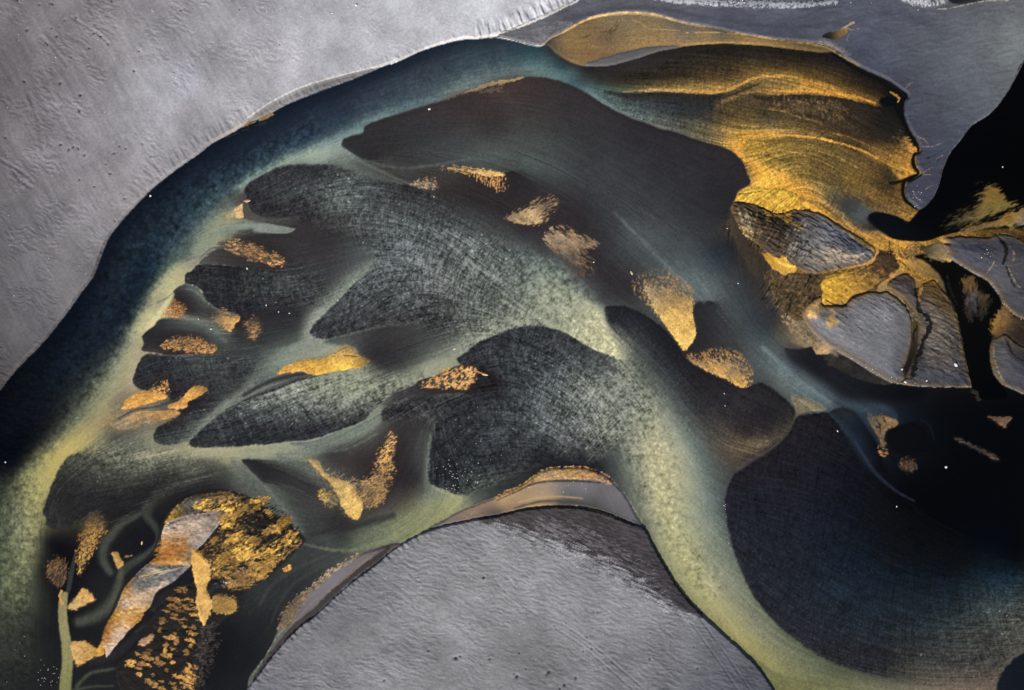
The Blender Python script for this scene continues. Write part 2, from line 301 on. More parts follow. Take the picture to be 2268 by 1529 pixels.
FLOW = [flowline(p) for p in (
 # main channel, bank side to bar side
 '1110,90:38,50,58 980,108:31,41,52 890,144:26,36,48 700,219:22,31,44 550,292:19,28,40 400,393:18,26,37 265,516:15,23,33 218,616:14,20,31 150,736:10,16,25 50,820:6,9,15 0,890:3,5,8',
 '1110,114:52,66,74 1000,132:52,63,72 900,172:51,62,71 720,252:40,51,65 580,330:37,50,63 430,425:34,47,58 310,540:28,41,51 270,640:27,38,48 200,745:22,31,41 100,860:13,18,25 20,960:6,8,11',
 '1190,120:48,70,78 1100,140:59,74,82 1000,172:62,74,82 920,205:62,74,82 740,292:57,73,82 610,353:62,79,84 480,440:59,75,80 395,535:52,67,72 335,635:50,62,61 272,745:52,60,58 185,860:50,55,51 95,970:34,36,31 18,1060:27,28,25',
 '1260,172:78,104,104 1180,150:84,106,104 1060,166:84,99,99 1000,199:92,106,104 920,237:80,97,100 850,257:94,112,112 790,288:98,119,115 745,312:108,127,120 700,334:122,140,124 640,353:122,140,122 600,373:112,132,118 556,398:116,136,119 520,425:92,108,98',
 '535,450:96,102,92 508,474:116,122,100 482,495:120,126,102 458,518:114,122,100 430,545:94,106,92 400,578:72,86,76',
 '440,577:124,126,108 405,600:154,156,118 375,622:164,166,122 345,652:150,152,114 336,682:164,166,124 315,706:166,168,126 298,736:150,156,118 288,790:142,142,111 265,830:138,138,107 240,880:132,131,98 205,930:134,130,92 170,970:156,148,92 130,1005:158,150,90 95,1050:148,142,88 84,1100:136,134,86 76,1180:110,110,76 68,1250:90,92,66 58,1340:68,74,56',
 '250,800:84,94,79 215,870:102,107,82 150,940:79,84,66 90,1010:104,106,70 40,1070:91,94,64 45,1170:104,108,78 40,1260:98,101,71 40,1340:77,83,60',
 '1270,182:60,86,90 1320,206:88,108,106 1360,232:92,108,106 1400,253:94,104,98 1440,270:98,101,94',
 # ochre band of the north-east
 '1340,196:69,84,79 1380,203:84,90,71 1430,201:115,99,60 1500,200:138,111,57 1570,204:147,116,57 1620,198:139,110,52 1660,182:130,101,47 1710,168:138,105,46 1760,172:150,111,43 1810,190:154,113,42 1860,203:150,109,41 1910,219:136,99,38 1950,233:101,75,33',
 '1330,180:47,50,47 1400,184:53,47,34 1470,180:66,55,35 1550,176:82,65,37 1620,168:89,69,36 1680,156:91,69,32 1740,160:97,73,32 1800,172:101,76,31 1860,188:91,68,29 1920,208:72,54,25',
 '1330,158:44,42,40 1400,152:48,44,39 1500,138:50,44,36 1600,132:54,46,33 1700,134:58,47,31 1800,150:62,50,30 1870,172:60,47,28 1940,200:46,36,24',
 '1440,122:42,40,38 1550,110:40,36,32 1650,110:42,37,30 1750,118:40,34,26 1820,130:36,30,23',
 # milky trunk, west to east
 '1372,800:150,156,124 1395,870:114,121,104 1392,960:112,117,101 1398,1045:102,107,93 1418,1115:102,107,89 1452,1192:116,119,92 1500,1275:122,125,90 1580,1365:126,126,86 1640,1425:120,118,78 1690,1475:112,111,72 1730,1510:104,104,66',
 '1400,850:112,120,103 1440,930:140,145,116 1460,1010:160,161,124 1470,1080:160,160,120 1485,1160:152,154,114 1510,1240:150,152,108 1560,1320:144,145,100 1620,1390:142,140,93 1680,1445:134,132,82 1740,1485:114,114,74 1800,1505:98,100,68 1870,1515:97,99,69 1950,1516:94,93,70 2040,1516:100,90,68 2120,1520:112,92,70',
 '1480,900:104,112,102 1510,980:122,129,111 1525,1050:128,134,112 1535,1140:124,131,107 1555,1220:126,131,103 1590,1300:124,126,98 1640,1365:120,121,92 1700,1425:112,113,84 1770,1474:100,103,76 1840,1500:92,96,70',
 '1530,920:82,92,90 1555,1000:86,96,92 1572,1060:88,98,92 1580,1120:92,102,95 1596,1200:100,108,95 1630,1285:104,110,92 1680,1352:100,105,86 1740,1415:92,97,76 1800,1455:84,90,68',
 '1150,545:72,77,77 1190,580:88,96,90 1250,640:118,126,107 1300,700:150,155,126 1345,755:178,182,142',
 '1230,580:80,86,84 1280,630:88,94,88 1325,675:92,98,90 1350,740:140,146,120',
 # thin current down the north shoal and along the islands
 '1390,470:66,70,72 1430,535:76,82,82 1490,595:78,86,86 1550,645:86,98,98 1600,690:74,84,85 1660,745:62,76,79 1710,800:76,95,97 1760,840:82,103,105 1810,872:74,97,101 1845,893:68,88,95',
 '1600,720:54,58,60 1650,780:66,77,78 1700,830:76,88,86 1745,868:90,98,88',
)]
COL[:] = smooth_colour(np.vstack([IMAGE_COLOURS] + FLOW), 0, NX, 0, NY)
# where the water boils with silt, and where thin currents weave the bed
def zone(arr, poly, v, soft): # smooth amplitude zones
    a = pts(poly)
    S = spline([(p[0], p[1], soft) for p in a], True, 4)
    w = window(S[:, 0].min() - soft, S[:, 0].max() + soft, S[:, 1].min() - soft, S[:, 1].max() + soft)
    D, Q, T = dist_field(S, [(i, (i + 1) % len(S)) for i in range(len(S))], soft + 2, w)
    al = sst(-soft, soft, np.where(inside_mask(S, w), D, -D))
    sl = (slice(w[2], w[3]), slice(w[0], w[1])); arr[sl] = arr[sl] * (1 - al) + v * al
zone(BIL, '620,300 700,250 720,300 600,370 500,440 420,520 360,620 300,720 230,840 130,980 60,1060 -60,1100 -60,860 100,760 220,600 300,470 440,360', 1., 30)
zone(BIL, '20,1060 90,1060 90,1200 70,1300 60,1529 -40,1540 -40,1060', .9, 20)
zone(BIL, '900,150 1100,110 1150,140 1000,200 750,300 700,270', .35, 25)
zone(BIL, '1150,560 1260,590 1370,780 1420,860 1500,1000 1520,1150 1600,1300 1560,1320 1440,1150 1380,980 1330,860 1200,700 1140,640', 1., 30)
zone(WEA, '600,895 720,835 860,830 900,850 800,900 700,925', .35, 16)
zone(BIL, '640,880 760,840 880,840 960,820 930,850 820,890 700,900', .9, 18)
zone(BIL, '170,1010 330,1000 420,1010 330,1050 180,1050', .6, 15)
zone(WEA, '760,440 950,470 1120,540 1240,620 1340,720 1360,800 1450,900 1420,1000 1300,960 1180,900 1080,860 1000,740 860,700 700,740 760,640 840,570 740,500', 1., 35)
zone(WEA, '2000,1240 2268,1280 2300,1400 2000,1420 1900,1400 1700,1300 1640,1150 1800,1180', 1.1, 40)

# pale silt hugging the shoal edges (the shoals cover one side of each band)
stroke('832,588,32 790,625,46 745,668,52 706,712,50 690,748,38', '832,588:99,108,98 790,625:114,125,111 690,745:136,145,127', f=1, alpha=.95)
stroke('421,990,22 440,960,26 482,922,28 510,905,30 561,879,30 620,862,24', '106,114,101', f=1, alpha=.9)
stroke('420,994,26 510,994,36 600,990,40 693,978,40 754,958,38 805,936,34 838,912,24', '420,994:160,162,125 600,990:143,149,120 754,958:121,128,112 838,912:118,126,110', f=1, alpha=.9)
stroke('700,750,20 754,747,22 805,735,20 860,724,16 907,719,10', '96,103,94', f=1, alpha=.8)
stroke('1008,800,26 1033,778,40 1060,757,46 1101,739,48 1168,719,44 1203,716,30', '124,131,113', f=1, alpha=.8)
stroke('734,362,14 805,387,18 860,400,14 941,419,6', '90,95,88', f=1, alpha=.7)
stroke('690,986,14 640,1010,20 600,1012,22 540,1010,20', '112,119,102', f=1, alpha=.7)
# ------------------------------------------------------------ 2. shoals: sharp upstream noses, tails that dissolve
def shoal(lab, poly, cols, **kw):
    kw.setdefault('h', (.05, 10)); kw.setdefault('jag', 1.7)
    P = [(p[0], p[1], (p[2] if len(p) > 2 else 1.6) * 1.35 + .6) for p in pts(poly)]
    return area(P, cols, lab=ID(lab), feather=True, **kw)
# great northern shoal
shoal('shoal_north', '757,322,1.5 759,310,1.5 775,302,1.5 803,295,1.5 807,281,1.5 842,265,1.5 890,250,2 951,231,2 992,219,3 1026,204,3 1077,190,3 1128,178,1.5 1160,171,1.2 1185,170,1.2 1236,178,1.2 1290,201,1.2 1338,231,1.2 1389,258,1.2 1440,276,1.2 1464,286,1.2 1484,289,1 1542,309,1 1585,322,1 1610,329,1 1630,342,1 1644,357,1 1652,372,1 1656,388,1 1663,402,1 1654,414,1 1640,419,1 1633,428,1 1628,442,1.5 1620,458,3 1615,490,5 1560,520,60 1400,470,60 1250,390,40 1120,350,40 1000,355,30 900,345,25 829,362,10 795,348,1.5 768,331,1.2',
 '1165,190:60,50,48 1120,200:66,55,52 1000,246:57,50,50 850,288:48,46,48 790,310:47,46,48 775,325:46,45,47 830,345:48,45,46 900,340:54,53,53 1000,275:56,51,51 1100,280:55,50,50 1250,240:52,48,49 1400,300:48,45,48 1550,350:45,43,46 1640,390:45,42,44 1000,310:60,62,62 920,320:54,55,56 1100,330:72,78,75 1180,345:70,77,74 1250,375:62,66,66 1350,365:56,58,60 1450,420:53,54,57 1500,480:54,56,59 1590,470:43,42,45 1400,450:58,60,62 1610,420:42,40,43 1480,360:47,45,48', jag=1.0)
# faint shoal below it with the ochre streak
shoal('shoal_streak', '840,372,20 900,388,14 960,372,20 1040,382,10 1090,390,4 1118,384,2 1135,378,2 1190,400,18 1260,450,40 1240,500,40 1150,470,40 1060,440,20 980,440,4 941,419,1.5 907,408,2 860,392,8',
 '900,400:60,58,56 960,405:56,52,50 1000,425:50,45,45 1080,410:46,41,41 1130,390:44,40,41 1130,430:46,42,43 1200,440:48,44,46 1000,390:58,55,53', jag=1)
# leaf shoal
shoal('shoal_leaf', '540,425,1.5 545,412,1.5 556,402,1.5 570,394,1.5 600,379,2 635,367,3 686,365,3 734,366,3 768,377,6 805,391,8 856,402,6 907,410,3 941,421,4 965,437,6 1000,470,40 900,480,60 800,500,50 720,500,20 690,495,14 665,492,10 650,481,5 635,480,2 591,481,1.2 575,479,1.2 562,473,1.2 550,459,1.2 546,445,1.2',
 '560,430:46,45,48 640,385:48,48,51 620,440:52,53,54 700,385:54,55,56 700,410:66,70,70 760,425:84,92,88 830,430:64,68,68 660,425:62,66,66 620,410:56,58,59 680,460:54,53,54 580,460:44,43,46 630,470:48,46,48 690,490:50,47,48 900,440:54,54,55 900,460:62,64,64 790,470:76,81,79 720,450:74,80,77 860,470:74,79,77', wv=.8, g=.9)
# wide middle shoal
shoal('shoal_wide', '819,599,2 788,626,1.3 761,653,1.2 727,687,1.2 705,708,1.2 692,722,1.2 686,737,1.2 697,747,1.2 720,752,1.2 754,744,1.5 805,731,3 856,720,4 907,717,8 980,725,30 1060,690,50 1120,600,60 1080,540,60 960,500,60 860,540,40',
 '705,735:50,51,54 720,715:54,56,59 800,690:68,72,73 850,620:76,80,80 900,660:74,79,78 950,620:84,88,86 830,718:50,49,50 760,735:48,48,50 960,710:60,60,60 1050,620:88,94,88 960,540:80,86,84 800,640:72,76,76 900,700:58,58,58', wv=1.15, g=.9)
# fan shoal, west
shoal('shoal_fan', '408,614,1.3 415,604,1.3 424,600,1.3 439,587,1.5 476,587,1.2 517,588,1.5 560,592,5 600,596,14 680,600,40 720,640,40 690,675,14 662,681,5 601,686,2 571,694,1.5 531,699,1.2 506,692,1.2 483,684,1.2 466,675,1.2 452,662,1.2 446,645,1.2 437,637,1.2 420,631,1.2 409,626,1.2',
 '430,612:44,44,46 480,595:40,39,41 520,594:34,33,36 500,612:44,44,46 600,610:60,64,63 540,640:54,57,57 480,645:42,43,46 510,675:38,38,42 560,682:36,36,40 600,650:60,64,63 620,680:42,41,44 640,630:62,66,64 690,630:60,64,62 470,620:46,47,48', wv=1., g=.9)
# tongue shoal between fan and ochre tip
shoal('shoal_tongue', '380,672,2 385,652,1.5 384,645,1.5 392,636,1.5 400,632,1.5 412,628,1.5 437,637,1.2 446,646,1.2 455,662,1.2 483,686,1.2 531,701,1.2 527,712,2 505,735,30 470,722,20 430,706,12 400,702,8 385,694,5',
 '390,645:54,50,50 410,650:50,46,47 430,665:54,52,52 470,690:58,56,55 500,702:78,80,76 450,700:56,54,54 400,690:44,40,41 420,637:84,90,84 445,652:88,94,88 470,676:84,88,82 510,693:86,90,84', h=(.04, 8))
shoal('shoal_small_dark', '513,728,1.2 520,715,1.2 531,701,1.2 560,696,2 620,690,8 660,700,20 600,740,20 560,775,20 520,770,20 512,745,5', '530,720:44,42,44 560,710:44,43,45 600,705:44,43,46 560,740:50,50,50 540,755:54,55,54 520,735:46,44,46')
# brown plume with speckle
shoal('shoal_plume', '440,585,1.3 455,568,3 475,553,4 500,535,14 560,512,14 640,520,4 680,540,40 640,600,20 600,600,6 540,592,1.5 517,589,1.2 476,587,1.3 452,588,1.3',
 '455,580:72,72,68 480,575:62,60,58 500,545:56,53,53 560,525:48,44,45 520,580:54,51,51 600,560:46,43,44 600,590:42,40,42 640,550:54,51,52 560,588:52,49,49')
# pods
shoal('shoal_pod_upper', '314,746,1.2 323,735,1.2 340,722,1.5 352,708,2 374,703,3 420,704,6 470,715,12 505,740,20 500,775,20 476,784,6 425,785,2 374,788,1.5 345,782,1.5 313,776,1.2 318,762,1.5',
 '330,745:40,38,40 345,725:48,47,48 360,712:52,52,52 400,715:72,78,73 440,722:84,92,85 480,740:84,92,85 490,770:64,67,66 400,740:44,42,43 350,765:42,40,42 440,745:44,42,43 490,755:74,80,76 340,780:58,56,54', jag=.8)
shoal('shoal_pod_lower', '294,848,1.2 296,833,1.2 301,818,1.2 308,803,1.2 318,788,1.5 335,784,1.5 374,788,1.5 442,787,3 503,787,12 560,800,40 540,850,40 480,870,20 470,900,20 440,915,8 405,925,3 385,898,4 372,878,1.5 350,864,1.5 327,866,1.2 306,860,1.2',
 '305,840:40,40,43 330,810:44,45,48 350,800:42,42,45 400,820:52,55,56 450,830:58,62,62 330,850:40,39,42 400,855:40,38,41 440,870:40,38,41 500,815:54,57,57 530,825:58,62,61 420,905:36,34,37 380,800:48,50,52', wv=.9, g=.9)
shoal('shoal_pod_small', '340,969,1.2 343,956,1.2 352,945,1.3 361,939,1.3 380,930,1.5 400,918,2 430,905,10 450,915,20 440,945,30 418,976,14 395,984,3 381,985,1.3 355,985,1.3 345,980,1.2',
 '350,965:40,41,43 370,960:46,49,50 400,925:38,36,39 390,975:62,68,66 425,940:66,72,68 372,940:40,40,42', wv=.8, g=.9)
stroke('418,980,7 445,950,13 482,910,15 525,876,16 560,850,16', '102,109,97', f=1, alpha=.75)
# long woven shoal
shoal('shoal_long', '421,990,1.3 419,980,1.3 438,960,1.5 459,941,2 482,922,2 510,905,2 535,892,2 561,879,2 600,865,3 652,845,10 720,835,40 830,840,50 890,850,20 866,874,4 832,902,2 822,914,2 805,931,1.3 780,943,1.3 754,952,1.3 724,963,1.3 693,973,1.3 660,977,1.3 635,979,1.5 600,984,1.8 550,987,1.8 510,990,1.8 442,992,1.5',
 '440,980:44,46,48 550,965:42,44,47 480,940:54,57,58 600,905:78,83,80 600,940:54,57,58 650,955:42,44,47 700,905:92,98,90 780,885:108,114,98 740,945:52,53,54 650,872:104,112,101 560,905:70,75,73 560,885:76,82,78 820,890:90,95,85 800,920:56,57,57 720,860:116,123,106 830,855:128,134,110 700,935:54,56,58 640,925:66,70,69', wv=1.2, g=.95)
# rounded south-west shoal
shoal('shoal_round', '153,1009,2 144,1018,2 136,1029,2 119,1063,2 108,1090,2 100,1115,2 94,1137,1.5 103,1148,1.5 103,1162,1.5 119,1172,1.5 146,1170,2 177,1159,4 215,1140,10 240,1160,10 280,1150,8 330,1110,14 420,1070,20 480,1055,14 430,1030,30 330,1000,30 230,990,20',
 '180,1020:70,72,60 250,1010:96,100,82 330,1018:112,114,92 420,1036:92,94,78 200,1060:54,55,50 280,1052:68,69,60 240,1035:76,78,66 340,1050:64,64,56 150,1100:34,34,34 250,1110:31,31,33 125,1145:40,40,38 330,1085:32,31,33 400,1065:38,37,37 120,1120:38,38,36 170,1150:32,31,31 290,1130:25,24,26 140,1050:50,51,45', wv=.7, g=.9)
# eye shoal
shoal('shoal_eye', '1011,798,1.5 1022,787,1.5 1033,779,1.5 1060,759,2 1101,741,2 1134,728,2 1168,722,2 1202,720,3 1243,731,2 1284,754,2 1321,775,2 1364,793,2.5 1400,840,60 1400,940,60 1340,1010,10 1290,1030,4 1240,1020,4 1180,1040,6 1100,1070,10 1040,1092,6 1028,1096,2 1010,1095,1.2 985,1085,1.2 968,1078,1.2 954,1073,1.2 948,1058,1.2 950,1010,1.3 954,985,2 960,955,5 930,930,14 880,930,10 842,926,1.5 843,915,1.5 860,900,2 900,880,4 960,880,10 1040,868,14 1060,850,10 1040,820,3',
 '1050,775:46,48,52 1150,735:50,53,56 1200,770:58,62,64 1100,800:50,53,56 1150,850:58,62,64 1250,830:78,84,82 1300,850:92,98,90 1200,900:72,77,76 1280,930:86,91,86 1100,900:52,55,58 1200,960:70,75,74 1100,960:54,58,60 1250,985:70,73,72 1150,1000:48,50,52 1300,1000:56,58,57 1200,1012:30,32,35 1100,1030:36,38,42 1280,1022:28,29,32 1050,880:42,43,47 1050,950:48,51,54 980,1000:42,45,48 1000,1050:33,36,40 980,1070:40,42,46 1040,1075:64,70,66 1090,1050:60,65,62 1160,1040:50,53,52 960,960:46,46,48 860,915:50,48,50 900,900:54,52,53 940,915:60,60,60 1080,850:40,40,44 1320,900:100,106,96 1360,950:108,113,98 1020,900:46,47,50 1260,760:56,58,60 1320,800:72,76,74', wv=1.15, g=1.)
# brown gap lens inside the eye shoal mouth
shoal('shoal_lens', '870,876,4 924,848,3 960,836,8 1050,842,10 1110,858,20 1060,872,10 1000,872,2 950,876,2 900,892,3 860,900,5', '900,878:62,59,59 950,858:46,44,45 1040,856:38,36,38 1090,860:40,40,42 880,892:66,65,64 1000,868:44,42,44')
# crescent shoal
shoal('shoal_crescent', '1336,697,4 1337,686,2 1342,680,1.5 1357,677,1.3 1372,677,1.3 1390,680,1.3 1406,686,1.3 1424,695,1.3 1440,705,1.3 1458,718,1.3 1474,732,1.3 1488,748,1.3 1501,766,1.3 1510,782,1.3 1518,793,1.3 1540,812,1.2 1576,829,1.2 1610,842,1.2 1644,860,1.2 1662,856,1.5 1685,848,1.3 1709,860,1.3 1736,881,1.3 1752,896,1.3 1761,908,1.3 1762,922,1.5 1752,946,2 1735,966,4 1710,985,8 1670,1000,14 1620,990,30 1570,960,40 1530,920,40 1490,860,40 1440,800,40 1380,750,30 1345,715,8',
 '1360,690:34,35,39 1390,720:42,45,49 1420,745:46,49,52 1450,735:34,34,38 1450,770:42,44,47 1490,800:37,37,41 1430,800:56,60,60 1530,840:38,36,38 1470,850:60,66,65 1520,890:48,48,50 1600,870:42,38,40 1650,900:46,41,43 1700,880:39,36,39 1740,905:38,36,39 1560,900:44,41,43 1650,960:52,46,44 1700,960:50,45,43 1620,975:84,74,60 1660,985:98,84,60 1700,972:84,74,58 1740,945:62,56,48', wv=.45, g=.75)
# small dark shoal beside the ochre tip
shoal('shoal_thumb', '1533,690,1.2 1537,679,1.3 1546,670,1.3 1562,667,1.5 1580,667,2 1600,680,20 1620,720,40 1640,780,30 1630,800,20 1590,792,12 1545,792,5 1522,787,2 1516,778,1.2 1532,762,1.2 1540,750,1.2 1542,730,1.2 1536,710,1.2',
 '1560,685:45,44,47 1560,740:44,41,43 1550,780:45,41,41 1600,740:52,54,57 1610,780:52,52,52 1580,700:48,49,52', g=.6)
# dark pool edge under the tan islands
area('1738,771,1.2 1752,773,1.2 1770,774,1.2 1794,769,2 1830,792,5 1890,825,5 1940,845,4 1990,860,5 2050,862,5 2050,880,10 1960,890,14 1880,880,20 1830,850,14 1780,815,14 1745,785,8', '1750,785:40,42,50 1790,800:26,27,33 1850,840:26,29,36 1920,862:18,22,29 2000,868:10,12,15', jag=.6)
# great navy shoal, south-east
shoal('shoal_navy', '1617,1070,1.5 1626,1052,1.5 1644,1040,1.5 1668,1025,1.5 1700,1010,1.5 1722,992,1.5 1738,972,1.5 1750,947,1.3 1760,930,1.3 1771,921,1.3 1797,917,1.3 1831,914,1.3 1842,922,2 1860,945,3 1880,975,4 1902,1015,6 1925,1050,10 1980,1100,20 2080,1150,40 2200,1230,40 2268,1270,30 2400,1300,30 2400,1420,30 2268,1445,10 2240,1462,10 2200,1500,40 2080,1500,24 1990,1500,10 1923,1492,5 1855,1472,3.5 1820,1455,3 1780,1431,2.5 1745,1404,2 1719,1381,2 1692,1350,2 1671,1322,2 1644,1268,2 1624,1213,2 1611,1160,2 1607,1101,2',
 '1700,1120:28,29,38 1700,1030:31,28,33 1780,950:30,27,32 1640,1150:30,32,41 1800,1000:27,25,32 1850,1100:17,19,29 1750,1250:29,33,43 1900,1250:18,26,38 1800,1350:31,35,42 1900,1420:34,37,43 1850,1300:25,35,46 2000,1300:15,29,42 1980,1220:9,12,17 2000,1380:31,41,48 2100,1300:13,27,40 2120,1255:7,12,18 2200,1285:16,40,56 2245,1272:12,34,50 2250,1240:4,6,8 2200,1340:46,59,60 2150,1400:56,61,57 2245,1370:72,76,66 2050,1440:46,49,48 2200,1430:58,58,52 2150,1470:62,60,54 1960,1470:36,37,40 1900,1050:15,16,23 2000,1120:6,6,7 2080,1200:4,5,6 1660,1240:32,35,42 1720,1350:32,35,41 2020,1490:60,58,48', wv=.9, g=.9)
# corner shoal
shoal('shoal_corner', '2290,1436,2 2268,1446,2 2246,1459,2 2226,1482,2 2213,1502,2 2206,1535,2 2206,1700,2 2400,1700,2 2400,1430,2', '2250,1500:14,22,34 2230,1520:16,24,36', smooth=False)
# dark shoal with blue rim
shoal('shoal_blue_rim', '1836,914,1.3 1848,907,1.3 1866,903,1.5 1886,908,2 1902,922,2 1918,944,2 1932,965,2 1946,990,3 1955,1020,5 1962,1050,14 1950,1070,10 1925,1040,6 1905,1008,4 1885,968,3 1862,940,3',
 '1858,915:34,40,46 1885,925:32,40,50 1900,950:20,26,36 1930,990:12,15,22 1895,975:30,40,54 1920,1020:20,27,40 1945,1040:8,9,12')
stroke('1895,980,5 1913,1009,6 1926,1030,7 1940,1048,7 1957,1065,7 1975,1080,6 1991,1092,5 2025,1110,3', '40,50,66', f=1, alpha=.8)
shoal('shoal_black_round', '1962,965,2 1970,952,2 1990,943,2 2020,936,3 2045,945,5 2058,970,8 2060,1000,10 2040,1020,14 2000,1020,14 1970,1005,6', '2000,970:8,8,9 2040,990:6,6,7')
stroke('2040,930,3 2060,945,4 2068,975,4', '24,26,28', f=1, alpha=.7)

# ------------------------------------------------------------ 3. milky tongues and pale lines of silt
stroke('440,556,22 480,517,18 520,503,14 560,500,12 600,504,10 640,510,7', '470,520:114,124,104 540,500:112,124,112 600,504:112,122,112 640,510:108,116,106', f=.85, jag=.8, g=.5)
area('575,496,5 620,500,1.6 645,505,1.2 655,507,1.2 645,514,1.2 636,517,1.2 600,517,2 560,512,8', '600,508:114,124,114 645,510:108,116,106', jag=.6)
area('545,425,1.2 546,440,1.2 548,449,1.2 556,468,1.2 566,476,1.2 590,483,1.2 635,482,2 664,480,8 650,498,1.5 610,497,1.5 570,489,1.5 540,483,1.2 537,470,1.2 537,455,2 520,452,10 530,435,6', '540,440:76,72,68 550,470:78,74,68 590,490:70,70,67 650,488:60,58,57', jag=.6)
area('396,634,1.5 408,624,1.5 409,615,1.3 405,606,2 412,600,2 425,592,2 438,582,1.3 441,575,1.3 437,572,2 420,578,8 390,594,14 350,640,20 340,690,14 360,675,5 372,650,2', '425,585:124,126,108 400,612:166,164,122 380,635:166,168,124 355,665:140,140,108', jag=.6, alpha=.9)
stroke('441,574,2.5 455,560,3 470,550,3 485,548,2', '96,94,86', f=1)
stroke('350,670,5 366,662,5 382,650,3', '96,102,84', f=1, alpha=.7)
stroke('372,684,3 381,664,4 384,650,2.5', '134,134,108', f=.9)
area('418,980,1.3 423,988,1.3 440,994,2 520,992,2 600,987,2 650,981,3 632,1000,10 560,1014,8 500,1012,6 430,1008,14 340,1000,14 345,989,2 380,988,2 405,981,4', '420,990:142,142,110 520,1000:142,144,114 600,996:126,132,108 370,997:120,121,98', jag=.6, alpha=.85)
area('843,912,1.3 846,924,1.3 838,940,5 780,970,14 700,998,14 660,990,8 640,982,1.4 693,976,1.4 754,955,1.4 805,934,1.4 822,917,1.4 830,908,2', '835,920:108,116,102 780,955:102,110,98 700,984:92,99,90', jag=.6, alpha=.9)
area('1011,798,1.4 1015,804,1.4 1010,812,3 975,828,4 924,848,5 880,860,14 870,840,20 930,810,14 980,795,4 1000,793,1.8', '1000,804:130,136,112 950,826:130,136,112 890,845:118,124,104', jag=.6, alpha=.85)
area('625,772,12 690,750,2 720,754,3 745,765,3 772,763,3 786,774,1.5 787,786,1.5 770,790,3 740,786,5 690,796,8 650,815,8 600,840,14 560,850,20 570,810,20', '690,756:116,124,112 740,775:134,140,116 770,778:132,136,110 640,790:112,122,106 600,815:92,100,92', jag=.6, alpha=.85)
area('1202,721,2 1243,732,2 1284,756,2 1321,777,1.6 1350,788,1.6 1371,797,1.6 1375,792,2 1366,770,5 1352,735,8 1342,710,8 1336,690,14 1280,660,30 1220,660,30', '1360,782:184,188,144 1330,750:176,180,140 1290,710:156,162,130 1230,690:122,130,110', alpha=.9, jag=.8, b=.7)
area('955,1074,1.3 975,1084,1.3 1006,1097,1.3 1021,1100,1.3 1024,1108,1.5 1010,1124,3 975,1150,3 900,1195,3 840,1230,4 780,1230,20 800,1190,20 880,1160,20 930,1120,14 945,1090,10', '1005,1106:132,137,98 960,1128:126,130,94 900,1165:112,117,84 850,1190:98,104,82 965,1088:100,106,92', jag=.6, alpha=.85)
stroke('953,960,4 948,1000,8 945,1040,10 946,1075,12', '92,98,89', f=1, alpha=.8)
area('532,1020,1.5 548,1028,1.3 560,1042,1.3 577,1066,1.5 618,1074,2 662,1072,3 700,1095,14 740,1130,14 700,1145,30 620,1100,24 560,1080,14 530,1050,14 500,1020,14 515,1012,3', '530,1018:156,140,100 545,1040:92,97,86 600,1090:84,90,82 660,1110:76,80,74', jag=.8, alpha=.5)
stroke('515,1022,14 550,1050,22 590,1092,30 630,1132,26 668,1178,14', '88,94,86', f=1, alpha=.75)
stroke('615,1010,10 670,1036,16 712,1078,15 745,1112,9', '92,98,88', f=1, alpha=.7)
stroke('690,1185,10 745,1172,14 800,1162,14 870,1142,12', '47,46,45', f=1, alpha=.7)
stroke('700,1205,34 645,1265,46 590,1330,46 560,1395,44 535,1460,40', '700,1205:58,62,58 645,1265:47,50,48 590,1330:45,48,47 560,1395:29,30,32 535,1460:22,23,26', f=1, alpha=.85)
stroke('735,1232,5 690,1242,7 640,1268,8 600,1298,8 575,1340,6', '66,70,64', f=1, alpha=.55)
stroke('700,1262,4 655,1290,6 622,1330,6 600,1380,4', '60,64,60', f=1, alpha=.5)
shoal('shoal_streamer', '535,1019,1.5 560,1018,3 610,1028,10 660,1050,20 720,1085,20 750,1115,14 700,1120,20 640,1085,12 605,1072,1.5 580,1068,1.2 566,1053,1.2 550,1036,1.2', '555,1030:38,36,38 600,1052:38,37,38 650,1072:48,47,47 710,1105:50,49,47', jag=1)
area('1752,879,4 1775,878,8 1800,888,5 1831,906,1.5 1822,911,1.3 1790,912,1.3 1772,918,1.5 1763,922,1.5 1762,910,1.5', '1770,890:118,105,68 1800,900:120,106,66 1770,912:104,92,66 1825,908:108,98,70', jag=1, g=.8, lab=ID('tan_triangle'), h=(.06, 6))
stroke('1763,918,4 1752,948,5 1735,970,5 1700,1000,6 1660,1020,8 1632,1040,8', '1760,930:84,74,58 1700,1000:74,66,56 1640,1035:76,72,64', f=1, alpha=.75)
stroke('1690,770,10 1735,812,10 1780,850,9 1838,890,6', '92,116,114', f=1, alpha=.55)
area('1850,893,10 1900,890,20 1950,895,10 1978,905,3 1990,922,2 1985,930,2 1960,918,3 1920,918,4 1890,905,6', '1900,902:52,68,82 1960,905:44,60,74 1985,922:36,50,64', jag=.6, alpha=.8)
stroke('1780,600,2 1781,600,2', '90,90,90', alpha=0)
# pale bars in the north
stroke('758,326,5 775,342,7 800,358,8 840,378,8 880,396,5 905,406,2.5', '106,112,104', f=1, alpha=.45)
stroke('1030,205,3 1060,195,7 1100,184,8 1130,179,7 1160,172,3', '1030,204:130,118,88 1100,184:150,128,84 1155,174:160,138,92', f=1, alpha=.85, k=.6, ang=-15, sc=3)
stroke('960,228,2 980,222,5 1020,206,8 1060,200,10 1110,196,10', '116,98,78', f=1, alpha=.5, k=1.2, ang=-25, sc=3)

